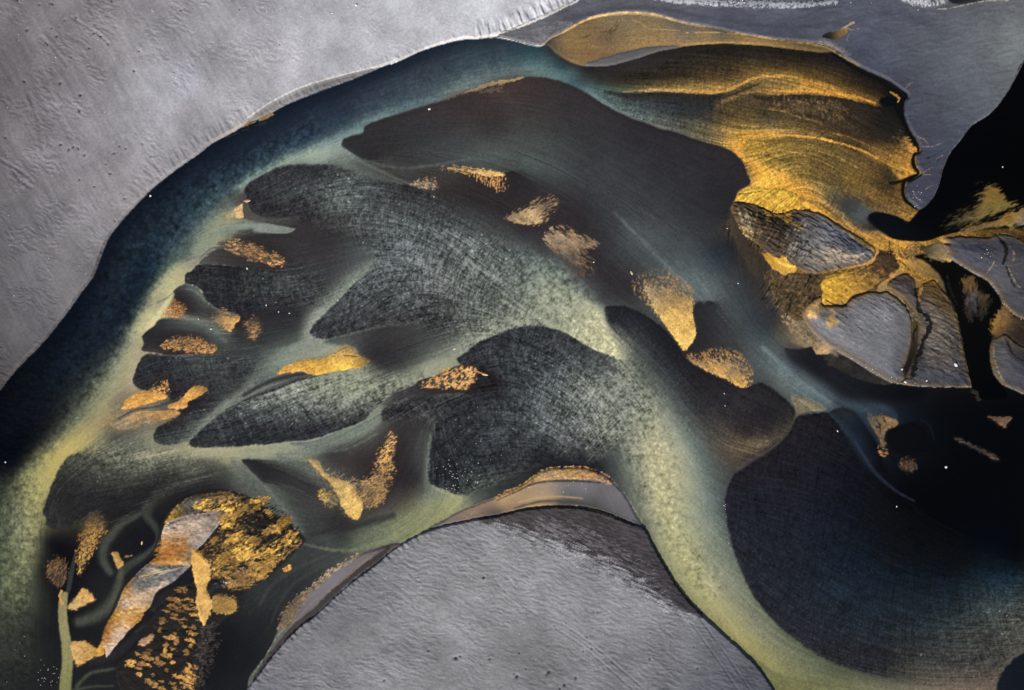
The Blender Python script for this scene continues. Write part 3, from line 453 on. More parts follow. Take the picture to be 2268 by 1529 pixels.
# ------------------------------------------------------------ 4. north-east ochre shallows
O = '160,118,48'
area('1305,192,4 1340,199,3 1392,206,1.2 1474,204,1.2 1576,209,1.2 1610,204,1.2 1644,190,1.2 1671,176,1.2 1702,173,1.2 1736,172,1.2 1770,176,1.2 1768,190,20 1730,200,20 1669,203,1.5 1600,215,10 1580,240,14 1560,270,20 1500,290,8 1440,272,3 1389,252,5 1350,228,8', '1340,210:72,90,90 1400,216:40,43,46 1440,222:40,42,46 1500,218:38,38,42 1540,225:42,41,44 1590,216:38,36,37 1600,230:48,43,38 1640,205:98,78,46 1700,186:124,98,60 1750,186:132,104,54 1480,245:50,54,59 1540,250:46,46,48 1420,236:62,70,74 1540,275:84,80,66 1450,262:84,90,86 1480,280:92,92,82 1400,240:84,94,92', jag=1, alpha=.9, g=.8, lab=ID('ochre_shallows'))
area('1600,235,20 1668,206,1.5 1712,212,1.5 1770,209,1.2 1810,211,1.5 1852,215,1.5 1906,226,1.5 1947,237,1.3 1975,235,3 1990,260,5 2002,290,8 1980,310,20 1900,300,20 1800,270,20 1700,250,20 1640,250,20', '1680,225:72,58,38 1712,218:44,36,28 1770,218:46,37,28 1852,222:38,30,23 1830,250:58,46,33 1906,245:38,31,24 1950,262:26,22,18 1975,280:28,24,19 1760,250:70,56,38 1900,285:58,46,30 1700,245:72,58,38', jag=1.6, alpha=.9, g=1., lab=ID('ochre_shallows'))
area('1640,330,20 1650,312,5 1668,306,1.2 1719,307,1.2 1760,308,1.2 1804,312,1.2 1855,324,1.2 1906,341,1.2 1940,358,1.2 1960,368,1.3 1976,380,2 1980,405,20 1900,420,30 1800,400,30 1700,370,20', '1660,320:176,134,52 1719,322:146,114,50 1804,328:112,88,44 1855,340:96,76,39 1906,358:92,71,36 1960,380:72,55,30 1750,350:128,102,48 1850,370:100,80,42 1900,390:120,92,42 1970,398:60,46,27', jag=1, alpha=.9, g=.8, lab=ID('ochre_shallows'))
area('1640,300,14 1700,290,8 1804,294,5 1860,306,3 1906,322,2 1950,350,2 1975,376,1.5 1995,398,2 2014,398,1.3 2034,384,1.3 2030,360,2 2010,345,8 1960,340,14 1880,310,20 1760,290,14', '1700,298:158,122,50 1804,302:156,118,46 1906,330:132,99,42 1960,362:150,110,40 2010,380:156,113,40 1990,350:120,88,36 1860,308:128,98,42', alpha=.55, jag=1)
area('1632,437,1.2 1640,424,1.2 1660,417,2 1700,416,2 1740,420,1.2 1766,430,1.2 1777,438,1.2 1778,452,1.5 1790,466,4 1756,466,3 1720,474,2 1690,462,2 1660,454,1.2 1638,450,1.2 1635,442,1.2', '1650,436:218,168,62 1740,436:212,162,58 1700,450:206,154,54 1770,455:196,146,50', jag=.8, h=(.1, 5), lab=ID('ochre_terrace'))
stroke('1636,430,1.2 1655,429,1.2 1670,426,1.2 1690,423,1', '84,58,24', f=.7, k=.4)
stroke('1930,500,22 1955,530,12', '100,80,50', f=1, alpha=.4)
stroke('1340,203,4 1392,213,8 1474,212,9 1576,217,9 1612,213,8 1646,200,6 1680,186,4', '38,34,31', f=1, alpha=.75)
stroke('1380,203,3 1474,199,5 1576,204,5 1610,199,5 1642,186,5 1671,173,4 1702,169,4 1736,168,4 1766,172,4', '1380,203:132,118,80 1500,200:164,132,70 1700,169:176,134,62', f=1, alpha=.7, k=.3, ang=0, sc=3)
stroke('1672,214,6 1712,220,8 1770,218,9 1852,224,9 1906,236,8 1950,247,5', '46,37,28', f=1, alpha=.8, k=.5, ang=85, sc=4)
stroke('1680,198,4 1740,201,5 1790,203,6 1852,207,6 1906,218,6 1940,229,4', '184,136,50', f=1, alpha=.75, k=.4, ang=60, sc=3)
stroke('1660,312,4 1719,312,6 1804,318,7 1855,331,7 1906,348,7 1945,368,5', '100,78,40', f=1, alpha=.6)
stroke('1640,302,4 1700,300,5 1760,301,5 1806,305,5 1858,317,5 1908,333,5 1945,351,4', '190,144,56', f=1, alpha=.7, k=.3, sc=3)
area('1720,222,6 1770,220,5 1850,228,5 1870,250,8 1830,262,12 1770,256,12 1730,244,8', '100,78,50', k=1.3, fill=.15, ang=82, sc=4, st=3, alpha=.6)
for q in ('1690,240,2 1730,246,3 1780,262,3 1830,272,2','1660,345,2 1700,352,3 1730,372,3 1745,400,2','1650,372,2 1690,372,3 1716,388,3 1726,412,2','1700,330,2 1760,338,2.5 1830,362,2.5 1880,396,2','1790,330,2 1850,346,2.5 1900,372,2.5','1650,355,2 1690,362,2.5 1718,380,2','1820,290,2 1880,304,2.5 1940,330,2'):
    stroke(q, '214,166,74', f=1, alpha=.35, jag=1.5)
for q in ('1640,352,2 1690,344,3 1740,360,3 1775,392,2','1720,352,2 1790,372,3 1840,410,3','1770,440,4 1810,450,6 1850,478,7 1880,506,5','1860,400,6 1900,420,10 1930,446,8','1700,262,4 1760,270,6 1830,292,6 1900,322,5'):
    stroke(q, '74,58,34', f=1, alpha=.45, jag=1.5)
for q in ('1808,306,1 1832,290,1 1850,276,1','1880,322,1 1908,302,1 1930,288,1','1940,332,1 1975,330,1 2002,330,1'):
    stroke(q, '56,44,28', f=.8, alpha=.7, jag=2)
# dark cove and black rim at foot of the blue bank
area('1947,225,3 1965,214,2 1985,218,2 1994,226,2 2000,240,2 2003,258,2 2014,288,2 2030,314,2 2036,332,2 2026,338,1.5 2018,322,2 2008,300,3 1990,270,4 1970,245,6', '1975,228:12,12,12 2000,270:16,15,14 2022,320:34,28,20', jag=1)
area('1990,300,8 2010,305,3 2022,322,2 2036,334,1.2 2028,340,1.2 2018,338,2 2006,328,8', '2020,330:150,106,46 2000,315:96,72,36', jag=1, k=.5)
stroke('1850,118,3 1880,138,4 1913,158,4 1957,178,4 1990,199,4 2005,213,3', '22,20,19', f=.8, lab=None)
stroke('2026,340,4 2020,355,4 2024,372,4 2034,384,4 2018,392,5 1995,402,5 1972,406,6', '14,13,12', f=.9)
stroke('2000,405,6 2000,430,5 2012,448,5 2030,464,3', '22,19,17', f=.9)
area('1860,450,10 1890,440,10 1920,462,4 1940,470,1.5 1925,474,1.5 1924,480,2 1928,495,3 1945,505,4 1930,512,5 1900,500,10 1875,480,10', '1890,460:58,60,58 1910,480:80,86,88 1925,500:40,44,46', alpha=.7, jag=1)

# ------------------------------------------------------------ 5. black eastern pool
area('2400,90,2 2268,132,2 2246,177,2 2226,211,2 2192,252,2 2151,279,2 2127,310,2 2103,340,2 2088,374,2 2078,412,2 2063,442,2 2037,464,1.5 2022,483,2 2012,491,1.5 1996,483,1.5 1981,477,1.3 1940,470,1.2 1925,476,2 1922,486,5 1934,502,6 1957,517,4 1975,528,2 2008,534,2 2052,534,1.5 2093,521,1.5 2144,511,2 2200,508,4 2268,505,4 2400,500,4', '1950,490:11,15,20 2000,505:10,13,17 2050,480:5,6,8 2100,420:4,4,6 2200,300:4,4,5 2250,200:5,5,6 2050,525:10,10,11 2150,505:10,10,10 2250,400:4,4,4', jag=.6, lab=ID('black_pool'), g=.5)
area('2178,420,14 2190,412,6 2202,412,6 2215,424,5 2226,440,5 2233,452,8 2250,456,10 2225,466,14 2200,474,14 2165,488,12 2120,497,8 2095,500,10 2120,484,14 2160,458,14', '2200,430:124,92,40 2180,460:108,84,38 2215,452:122,98,42 2130,490:70,58,34', k=.35, ang=-25, sc=4, st=4, alpha=.9, lab=ID('ochre_shelf'), h=(.04, 10))
area('2130,513,5 2160,500,8 2195,490,8 2240,474,5 2268,462,5 2400,430,5 2400,500,5 2268,500,5 2240,500,6 2195,506,5 2150,512,3', '2240,482:140,102,42 2265,470:120,96,60 2195,500:110,84,44 2260,500:104,94,76', k=.4, ang=-20, sc=4, st=4, lab=ID('ochre_shelf'), h=(.04, 10))
stroke('2110,486,3 2160,482,3 2200,470,3 2235,448,3', '128,112,52', f=1, alpha=.4, k=.6, ang=-25)

# ------------------------------------------------------------ 6. dry banks
def bank(lab, poly, cols, h, **kw):
    kw.setdefault('wet', 0.); kw.setdefault('g', .45); kw.setdefault('wv', 0.); kw.setdefault('b', 0.)
    return area(poly, cols, lab=ID(lab), h=h, **kw)
# blue-grey flat, north-east
NE = bank('sand_flat_east', '1098,79,1.2 1144,91,1 1175,99,1 1199,101,1 1216,86,1.5 1246,73,2 1280,55,2 1304,43,2 1355,32,2 1406,28,2 1457,35,2 1508,49,2 1576,62,2 1644,76,2 1700,86,2 1770,93,2 1824,100,1.5 1852,112,1.2 1879,133,1.2 1913,153,1.2 1957,173,1.2 1991,194,1.2 2011,213,1 2003,228,1 2003,255,1 2015,286,1 2032,313,1 2040,333,1 2029,345,1 2030,364,1 2040,384,1 2025,396,1.2 2010,404,1.2 2006,416,1.2 2008,439,1.2 2022,452,1.2 2037,464,1 2063,442,1.3 2078,412,1.3 2088,374,1.3 2103,340,1.3 2127,310,1.3 2151,279,1.3 2192,252,1.3 2226,211,1.3 2246,177,1.3 2268,134,1.3 2400,60,2 2800,-300,2 2800,-700,2 1390,-700,2 1287,-10,1.5 1238,18,1.5 1183,43,1.5 1132,64,1.2 1104,76,1.2',
 '1120,80:96,96,100 1150,86:92,92,96 1180,80:100,100,104 1200,60:96,96,101 1250,55:92,92,97 1300,30:84,84,91 1350,18:82,82,90 1400,10:86,86,92 1500,35:80,80,90 1600,45:74,76,88 1700,60:74,77,90 1520,20:84,84,92 1640,22:86,88,98 1720,22:88,91,102 1800,30:78,81,94 1900,80:76,79,92 2000,40:82,85,96 1820,80:82,84,94 2000,150:78,82,92 2100,100:90,94,100 2200,60:98,101,104 2250,110:116,121,120 2180,200:90,94,100 2100,300:68,72,83 1980,180:62,65,77 2060,330:62,65,79 2040,440:62,64,77 2050,250:72,75,86 1900,130:70,73,86 2250,20:96,98,102 2060,400:60,62,76 2030,280:64,67,79', (.5, 3.5), seed=3)
stroke('1250,48,10 1350,22,9 1450,20,8 1560,40,8 1640,52,8 1760,62,7 1860,50,8', '58,60,70', f=1, alpha=.45, wet=None)
stroke('1850,60,10 1980,30,14 2060,60,14', '62,65,78', f=1, alpha=.35)
# gravel ridge along the north
stroke('1440,-8,10 1500,2,11 1560,6,11 1640,10,11 1720,12,10 1780,12,8 1850,6,6', '160,162,168', f=.8, k=1.5, ang=5, sc=3, st=1.5, h=.15, seed=2)
stroke('2000,-6,14 2030,4,14 2060,8,13 2085,4,10 2100,-6,8', '170,172,174', f=.8, k=1.4, ang=70, sc=3, st=3, h=.3, seed=4)
stroke('2066,22,2.5 2100,20,2 2140,12,2 2180,4,2 2230,2,3', '166,158,140', f=.8, k=1.2, sc=4, h=.08)
area('2090,-30,2 2092,-6,2 2110,10,2 2150,8,2 2200,-6,2 2268,-20,2 2400,-60,2', '2110,-5:22,23,28 2200,-12:60,62,66', wet=None)
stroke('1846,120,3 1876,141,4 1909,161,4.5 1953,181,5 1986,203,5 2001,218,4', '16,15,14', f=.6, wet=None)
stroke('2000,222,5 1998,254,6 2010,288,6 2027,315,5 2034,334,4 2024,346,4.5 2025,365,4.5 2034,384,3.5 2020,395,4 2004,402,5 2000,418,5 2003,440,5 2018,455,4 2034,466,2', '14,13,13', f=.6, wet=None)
stroke('2063,442,1.2 2078,412,1.4 2088,374,1.4 2103,340,1.4 2127,310,1.4 2151,279,1.4 2192,252,1.4 2226,211,1.4 2246,177,1.4 2268,134,1.4', '112,114,122', f=.8, alpha=.8)
for p in ('2004,196,2.5 2012,188,2 2020,184,1','2032,305,2 2044,310,2.5 2052,318,1.5','2040,325,2 2060,326,2 2084,318,1','2042,384,2.5 2054,376,2 2062,372,1','2042,388,2 2058,388,1.5','2072,352,1.5 2088,346,2','2020,425,2 2028,440,2 2040,448,1.5','2048,420,1.2 2062,412,1.4'):
    stroke(p, '150,124,106', f=.9, k=.9, sc=3, alpha=.7)
for p in ('2050,352,1.4 2066,346,1.4 2086,336,1','2044,402,1 2062,396,1.2','2036,366,1 2056,362,1.2 2078,356,1'):
    stroke(p, '24,25,30', f=.9, jag=2)
stroke('1972,204,2 1984,211,4 1992,219,4 1989,226,2.5', '158,116,46', f=.8, k=.5)
stroke('2016,318,3 2024,328,4 2030,335,3', '150,106,48', f=.9, k=.6)
# tan shoal
T = bank('tan_bar', '1199,101,1 1216,87,1.5 1246,73,1.5 1280,54,1.5 1304,43,1.5 1355,31,1.5 1406,28,1.5 1457,34,1.5 1508,48,1.5 1576,61,1.5 1644,75,1.5 1700,85,1.5 1770,92,1.5 1824,99,1.2 1852,112,1.2 1821,117,1.2 1770,111,1.2 1719,105,1.2 1700,102,1.2 1644,99,1.2 1593,97,1.2 1542,100,1.2 1505,105,1.2 1461,113,1.2 1416,128,1.2 1382,138,1.2 1348,146,1 1311,147.5,1 1285,145,1.5 1256,134,3 1232,119,5 1212,101,2',
 '1210,98:65,61,58 1240,100:118,99,70 1262,125:125,101,68 1250,90:135,109,73 1300,70:127,103,70 1350,60:129,110,82 1400,45:122,107,80 1400,90:144,118,80 1330,110:129,103,70 1290,125:135,108,70 1480,80:150,124,85 1500,60:106,97,85 1560,80:144,118,80 1600,72:99,89,73 1650,90:150,120,75 1750,104:118,95,58 1820,108:101,82,53 1350,80:110,91,70 1440,62:139,118,82 1540,62:103,95,82 1700,95:144,116,73', (.12, 6), g=1., wet=.6)
area('1311,147.5,1 1290,143.5,1.3 1312,136,2 1340,127,2.5 1400,111,2.5 1440,104,2.5 1480,102,2 1505,104,1.2 1480,110,1.2 1461,113,1.2 1416,128,1.2 1382,138,1.2 1348,146,1', '1330,138:98,96,98 1400,122:92,90,94 1470,107:96,92,88', g=.4, wet=0., h=(.1, 3), lab=ID('tan_bar'))
stroke('1199,101,1.6 1216,87,2 1246,73,2.5 1280,54,3 1304,43,3.5 1355,32,4 1406,30,4 1457,36,3.5 1508,50,3 1560,60,2.5', '1230,80:176,150,112 1300,46:214,178,118 1400,30:218,184,126 1500,48:190,160,112 1556,60:160,136,96', f=.7, jag=1, h=.06)
stroke('1400,45,1.5 1420,52,2 1432,62,2 1470,66,2 1505,68,1.5', '176,148,90', f=.8, alpha=.8)
stroke('1520,73,1.5 1570,72,2 1620,74,2 1680,82,2 1740,92,2.5 1800,98,3 1832,106,3 1870,128,2.5 1905,148,2', '1540,72:190,158,104 1680,82:170,144,100 1800,98:176,146,98 1900,146:130,108,78', f=.8, jag=1.2, alpha=.9, h=.05)
stroke('1510,101,1.2 1560,97,1.6 1610,94,1.8 1660,96,1.2', '186,146,74', f=.8, alpha=.8)
area('1340,72,4 1362,56,3 1366,48,2 1362,62,4 1352,74,5', '78,60,40', k=1.2, sc=3, alpha=.8, ang=-50)
stroke('1290,84,1.2 1310,78,1.2', '62,48,30', f=.8)
stroke('1215,108,6 1232,124,6 1262,140,5', '52,46,38', f=1, alpha=.6, wet=1.)
# little ochre pit on the blue flat
area('1818,83,1.2 1832,74,1.2 1850,71,1.2 1862,66,1.5 1872,60,1.5 1876,72,1.5 1866,80,2 1850,89,2 1838,88,1.5', '1830,79:30,27,24 1845,76:44,36,22 1855,83:120,94,44 1868,72:128,100,56', h=(-.12, 5), jag=1, lab=ID('ochre_pit'), wet=.6)
stroke('1862,66,3 1876,58,4 1888,52,3.5', '178,150,114', f=.8, k=.8, ang=-35, sc=3)
stroke('1872,62,2 1884,68,2 1900,66,1 1878,80,1 1874,92,1', '132,118,104', f=1, k=.8)
stroke('1818,92,8 1832,96,6 1850,104,6 1880,124,5', '116,112,110', f=1, k=1.2, ang=60, sc=3, alpha=.8)

# upper-left light sand flat; the vignette's westward darkening is kept in its colours
NW = bank('sand_flat_west', '1290,-6,2 1240,22,2 1185,47,1.6 1134,67,1.4 1100,79,1.2 1062,86,1 1026,88,1 975,100,1 924,117,1 890,133,1 842,150,1 788,173,1 740,190,1 686,211,1 628,235,1 590,256,1 550,274,1 510,297,1 476,314,1 435,345,1 391,375,1 340,415,1 306,449,1 272,486,1 245,520,1 232,545,1 221,575,1 212,599,1 204,617,1 190,634,1 163,673,1 129,718,1 92,762,1 58,796,1 20,838,1 3,860,1 -60,930,1 -300,1200,2 -900,1200,2 -900,-900,2 1400,-900,2',
 '50,60:120,116,119 30,130:105,101,103 -30,300:105,101,103 200,60:136,132,134 300,150:148,145,148 400,60:150,147,151 550,60:165,163,168 700,80:179,178,183 850,60:186,186,191 1000,40:190,190,195 1100,20:197,197,202 200,300:138,134,138 350,200:166,165,171 430,175:174,173,180 440,225:168,166,170 470,160:158,156,159 60,350:127,123,126 100,450:119,116,119 250,420:140,136,138 350,370:152,149,152 450,280:155,152,155 600,200:171,169,173 800,130:184,183,188 80,600:118,115,118 150,600:118,115,117 40,750:92,89,92 100,700:106,103,106 20,820:75,72,75 200,480:131,128,131 100,200:122,118,121 950,80:192,192,196 1150,40:200,200,204 0,500:100,97,100', (.5, 4.5), seed=1, reach=60)
# narrow lower berm with its sunlit lip painted as a bright line
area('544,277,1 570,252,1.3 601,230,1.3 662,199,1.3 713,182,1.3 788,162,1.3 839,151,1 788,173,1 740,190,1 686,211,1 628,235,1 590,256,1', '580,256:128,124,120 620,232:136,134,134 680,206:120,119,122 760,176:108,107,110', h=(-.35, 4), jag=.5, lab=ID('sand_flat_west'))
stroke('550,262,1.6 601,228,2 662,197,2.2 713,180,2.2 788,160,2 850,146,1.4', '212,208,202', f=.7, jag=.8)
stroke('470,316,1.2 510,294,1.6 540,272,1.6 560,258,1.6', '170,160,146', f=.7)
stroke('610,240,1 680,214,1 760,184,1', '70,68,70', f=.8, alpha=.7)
stroke('866,143,1.2 924,115,1.6 975,97,2 1026,85,2 1066,82,1.6 1100,80,1.4', '214,210,206', f=.7, jag=.8, k=.5, sc=3)  # sunlit bank edge painted as a bright line
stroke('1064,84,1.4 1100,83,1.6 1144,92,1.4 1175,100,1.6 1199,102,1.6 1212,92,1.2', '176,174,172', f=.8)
stroke('1100,78,2.5 1134,67,3 1185,48,3.5 1236,24,3 1280,1,3', '205,200,190', f=.7, jag=1.4, k=.5, ang=-25, sc=3, h=.1)  # lit rim of the flat, painted pale
area('1165,98,2 1175,80,3 1210,62,3 1250,48,2 1270,55,2 1230,76,2 1200,98,1.5', '1190,85:104,104,108 1240,58:112,112,114', k=1., ang=-30, sc=3, alpha=.7)
stroke('245,520,1.2 306,449,1.2 391,375,1.2 476,313,1.2', '128,118,108', f=.8, alpha=.5)
stroke('204,617,1.4 221,575,1.4 238,531,1.4', '112,104,96', f=.8, alpha=.6)
stroke('12,845,2 58,790,2.4 92,757,2 129,713,2 190,630,2', '104,96,92', f=.8, alpha=.6)
area('578,262,1.2 600,252,1.2 605,255,2 590,264,2 572,270,2', '590,259:150,112,62', k=.5, jag=1, lab=ID('ochre_bank_patch'), wet=.7)
area('536,281,1.2 556,268,1.2 565,270,2 548,278,2', '550,274:140,104,60', k=.5, jag=1, lab=ID('ochre_bank_patch_small'), wet=.7)
stroke('500,306,2 540,288,5 600,268,5', '60,56,44', f=1, k=1.3, alpha=.5)

# southern bank
SB = bank('sand_flat_south', '550,1522,1.2 594,1461,1.2 632,1417,1.2 662,1387,1.2 696,1363,1.2 740,1322,1.2 788,1281,1.2 839,1244,1.2 863,1222,1.2 890,1204,1.2 941,1177,1.2 992,1162,1.2 1060,1148,1.2 1100,1142,1.2 1168,1126,1.2 1236,1121,1.2 1304,1126,1.2 1372,1148,1.2 1400,1160,1 1425,1167,1 1447,1206,1 1474,1254,1 1501,1298,1 1532,1336,1 1569,1373,1 1610,1410,1 1644,1441,1 1678,1475,1 1700,1506,1 1722,1540,1 1800,1700,2 1900,2200,2 -200,2200,2 400,1700,2',
 '590,1500:112,112,118 620,1510:116,116,122 700,1400:122,122,125 850,1350:130,130,132 1000,1250:144,144,146 1100,1210:150,150,152 1200,1285:138,138,140 1300,1350:138,138,141 1400,1400:130,130,133 1500,1430:118,118,123 1600,1480:98,99,106 900,1480:132,132,134 700,1500:126,126,129 1200,1480:120,120,122 800,1300:118,118,122 1450,1350:136,136,138 1650,1510:82,84,92 1060,1170:136,135,138 1300,1450:126,126,128 1000,1400:134,134,136 1560,1400:112,113,119', (.5, 4.), seed=5, reach=60)
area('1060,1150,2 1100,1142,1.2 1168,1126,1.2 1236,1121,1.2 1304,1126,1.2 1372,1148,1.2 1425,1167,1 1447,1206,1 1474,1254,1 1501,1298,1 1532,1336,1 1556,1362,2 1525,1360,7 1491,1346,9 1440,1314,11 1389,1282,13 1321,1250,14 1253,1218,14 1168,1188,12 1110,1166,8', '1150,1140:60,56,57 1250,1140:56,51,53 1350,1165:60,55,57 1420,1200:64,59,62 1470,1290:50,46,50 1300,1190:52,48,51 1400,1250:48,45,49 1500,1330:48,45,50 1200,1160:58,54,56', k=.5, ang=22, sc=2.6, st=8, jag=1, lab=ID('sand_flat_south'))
area('1090,1156,4 1168,1176,6 1253,1202,7 1321,1232,7 1389,1264,7 1440,1298,6 1500,1344,4 1540,1366,3 1530,1376,4 1486,1356,5 1430,1322,6 1380,1292,6 1310,1262,7 1240,1232,7 1160,1202,6 1090,1172,4', '132,131,133', k=1.35, fill=.16, ang=21, sc=2.5, st=9, jag=1, seed=2, alpha=.9)  # ripple highlights painted as pale streaks over the dark sand
area('1180,1150,6 1260,1162,8 1350,1196,8 1440,1262,8 1490,1318,6 1440,1290,8 1370,1250,8 1280,1206,8 1190,1178,6', '108,104,106', k=1.35, fill=.42, ang=20, sc=2.4, st=8, jag=1, seed=4, alpha=.7)  # sparser ripple highlights, also painted, higher on the dark sand
# ledges below the southern scarp
E1 = bank('sand_spit_west', '614,1396,1.2 618,1384,1.2 632,1349,1.3 655,1328,1.3 686,1305,1.3 740,1263,1.3 775,1238,1.3 800,1226,1.2 830,1216,1.2 857,1208,1.2 890,1203,1 866,1222,1.2 839,1244,1.2 788,1281,1.2 740,1322,1.2 696,1363,1.2 662,1387,1.2 632,1417,1.2 594,1461,1.2 565,1505,1.2 550,1522,1.2 552,1500,1.5 572,1472,1.5 596,1440,1.5',
 '640,1370:98,93,96 700,1320:114,110,114 760,1280:116,112,116 820,1235:112,104,104 860,1212:84,76,76 615,1410:92,96,88 575,1475:84,90,80 590,1450:84,88,80 650,1350:104,99,102', (.18, 6), wet=.4, g=.4)
stroke('562,1506,4 594,1460,7 630,1414,9 662,1382,9 698,1352,9 742,1310,10 788,1270,10 834,1238,10 860,1216,5', '50,43,43', f=.6, jag=2.4)  # dark band painting the shaded face of the scarp
stroke('645,1385,2 700,1328,3 760,1286,3 800,1250,3 834,1222,3', '700,1330:140,116,96 800,1250:166,128,88', f=1, k=.9, sc=5, alpha=.5)
area('614,1392,2 620,1370,3 640,1338,3 680,1302,2.5 720,1272,2.5 765,1240,2 800,1223,1.5 796,1232,1.5 760,1256,2 720,1286,2 690,1312,3 665,1345,4 640,1382,4 625,1396,3', '640,1360:112,92,66 720,1278:142,124,100 790,1228:150,132,106', k=1.4, fill=.1, ang=-40, sc=3.2, st=2, jag=2, g=1.4, lab=ID('sand_spit_west_crust'), h=(.08, 4))
stroke('560,1495,1 590,1450,1.2 618,1405,1.2 630,1392,1', '150,150,138', f=.8, k=.6)
E2 = bank('sand_spit_middle', '945,1172,1 975,1156,1 1009,1136,1.2 1060,1115,1.2 1108,1097,1.2 1150,1077,1.2 1168,1066,1.2 1184,1054,1.2 1202,1044,1.2 1253,1036,1.2 1304,1040,1.2 1338,1053,1.2 1356,1066,1 1372,1081,1 1389,1104,1 1410,1142,1 1425,1167,1 1400,1160,1 1372,1148,1.2 1304,1126,1.2 1236,1121,1.2 1168,1126,1.2 1100,1142,1.2 1060,1148,1.2 992,1162,1.2',
 '960,1166:98,94,94 1000,1152:122,110,102 1050,1132:134,114,94 1110,1115:168,138,102 1170,1092:158,134,106 1180,1110:168,140,104 1240,1085:122,114,110 1290,1090:112,108,110 1350,1110:104,101,104 1230,1108:150,126,98 1240,1118:62,58,55 1320,1118:74,71,72 1395,1145:100,97,100 1100,1135:78,70,66 1340,1075:104,100,100', (.2, 5), wet=.3, g=.5)
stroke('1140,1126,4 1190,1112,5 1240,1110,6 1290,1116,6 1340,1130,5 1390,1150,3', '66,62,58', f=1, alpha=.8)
stroke('1150,1112,3 1190,1103,3 1240,1100,4 1290,1104,3', '190,156,106', f=1, alpha=.75)
stroke('1180,1121,1 1250,1120,1.6 1300,1125,1.6 1345,1140,1.6 1375,1147,1.6', '176,138,82', f=.7, k=.5)
stroke('1400,1152,1 1425,1166,1', '40,38,36', f=.7)
area('1096,1103,1.5 1130,1084,1.5 1168,1066,1.5 1184,1052,1.5 1202,1041,1.5 1253,1034,1.5 1304,1037,1.5 1338,1050,1.5 1360,1068,1.5 1352,1072,2 1334,1066,2 1300,1062,2 1240,1062,2 1200,1066,2 1160,1084,2 1120,1100,2', '1120,1090:168,130,80 1190,1056:170,134,84 1250,1044:182,142,86 1300,1050:170,124,70 1345,1062:156,126,96', k=1.6, ang=15, sc=3.4, st=1.8, jag=1.5, g=1.2, lab=ID('sand_spit_middle_crust'), h=(.1, 4))
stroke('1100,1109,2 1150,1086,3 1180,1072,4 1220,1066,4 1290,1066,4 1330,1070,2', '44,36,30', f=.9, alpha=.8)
stroke('1010,1146,1 1022,1140,1.4 1036,1146,1.2 1050,1134,1.4 1064,1140,1.2', '186,152,112', f=.9, alpha=.6)
stroke('1356,1066,3 1385,1098,3 1408,1136,3', '132,126,124', f=1, k=1.2, alpha=.6)
# ------------------------------------------------------------ 7. eastern islands
area('1616,470,5 1618,500,6 1630,540,8 1655,590,10 1685,635,10 1715,680,10 1745,725,10 1775,768,4 1794,768,2 1800,740,4 1785,700,4 1765,640,6 1720,590,6 1680,560,6 1650,520,4 1630,480,3', '1630,520:64,54,44 1680,610:60,50,38 1730,690:76,62,40 1770,750:128,98,54 1700,640:58,48,36', jag=2, lab=ID('shoal_brown_fringe'), h=(.05, 8))
area('1740,690,8 1775,706,4 1800,738,2 1838,768,2 1868,786,2 1850,790,2 1825,786,1.5 1812,786,1.5 1796,766,1.5 1780,750,6 1755,726,10', '1770,725:130,102,54 1800,755:110,86,48 1825,780:176,128,58 1850,786:90,74,48', k=.7, ang=50, sc=4, jag=2, lab=ID('shoal_brown_fringe'), g=1.2)
area('1826,784,2 1870,795,3 1900,812,2 1950,832,2 1985,848,1.3 1960,852,1.3 1900,840,1.5 1850,815,2 1830,800,3', '1850,800:48,42,32 1900,822:44,40,36 1960,845:52,44,38', jag=1, k=.5)
# island 1
I1 = bank('island_upper', '1624,450,1 1632,447,1 1660,450,1.2 1688,460,1.5 1726,474,2 1756,465,1.2 1780,466,1.2 1804,469,1.2 1831,481,1.2 1872,508,1.2 1899,524,1.2 1937,549,1.2 1940,562,1.2 1926,579,1.2 1889,591,1.2 1838,600,1.2 1818,606,1.5 1790,604,2 1764,594,2 1740,590,2 1700,562,2 1684,548,2 1660,528,3 1640,508,2 1626,480,2',
 '1640,470:70,58,40 1660,500:72,60,44 1680,480:56,45,30 1720,510:58,46,32 1700,540:58,46,34 1745,550:68,60,52 1760,500:64,56,48 1775,540:92,90,90 1790,490:88,84,82 1820,500:108,106,108 1850,530:96,96,104 1880,550:82,84,96 1910,560:88,90,98 1850,565:130,120,108 1830,580:120,114,108 1780,585:86,80,74 1880,575:112,108,106 1840,512:104,104,112 1800,560:112,108,104 1920,545:92,92,98', (.28, 3.5), dome=(.7, 42), g=1.3, wet=.3)
for (x0, y0, x1, y1, c) in ((1632,462,1644,500,'150,136,110'),(1645,458,1652,484,'132,118,90'),(1662,466,1656,500,'140,126,100'),(1676,470,1662,506,'118,100,70'),(1640,490,1664,526,'190,164,110'),(1655,500,1668,520,'176,160,126')):
    stroke(f'{x0},{y0},2.5 {(x0+x1)/2+2},{(y0+y1)/2},4 {x1},{y1},3', c, f=1, k=1.2, ang=65, sc=3, st=3)
area('1640,500,3 1656,512,3 1668,508,3 1672,522,3 1664,528,2 1652,522,2', '196,164,104', k=1.4, ang=60, sc=3, st=1.5)
area('1664,506,5 1690,480,5 1740,476,5 1750,520,6 1740,580,5 1700,560,5', '1700,520:54,42,28 1730,540:60,48,34', k=1.1, ang=110, sc=3, st=5, alpha=.7)
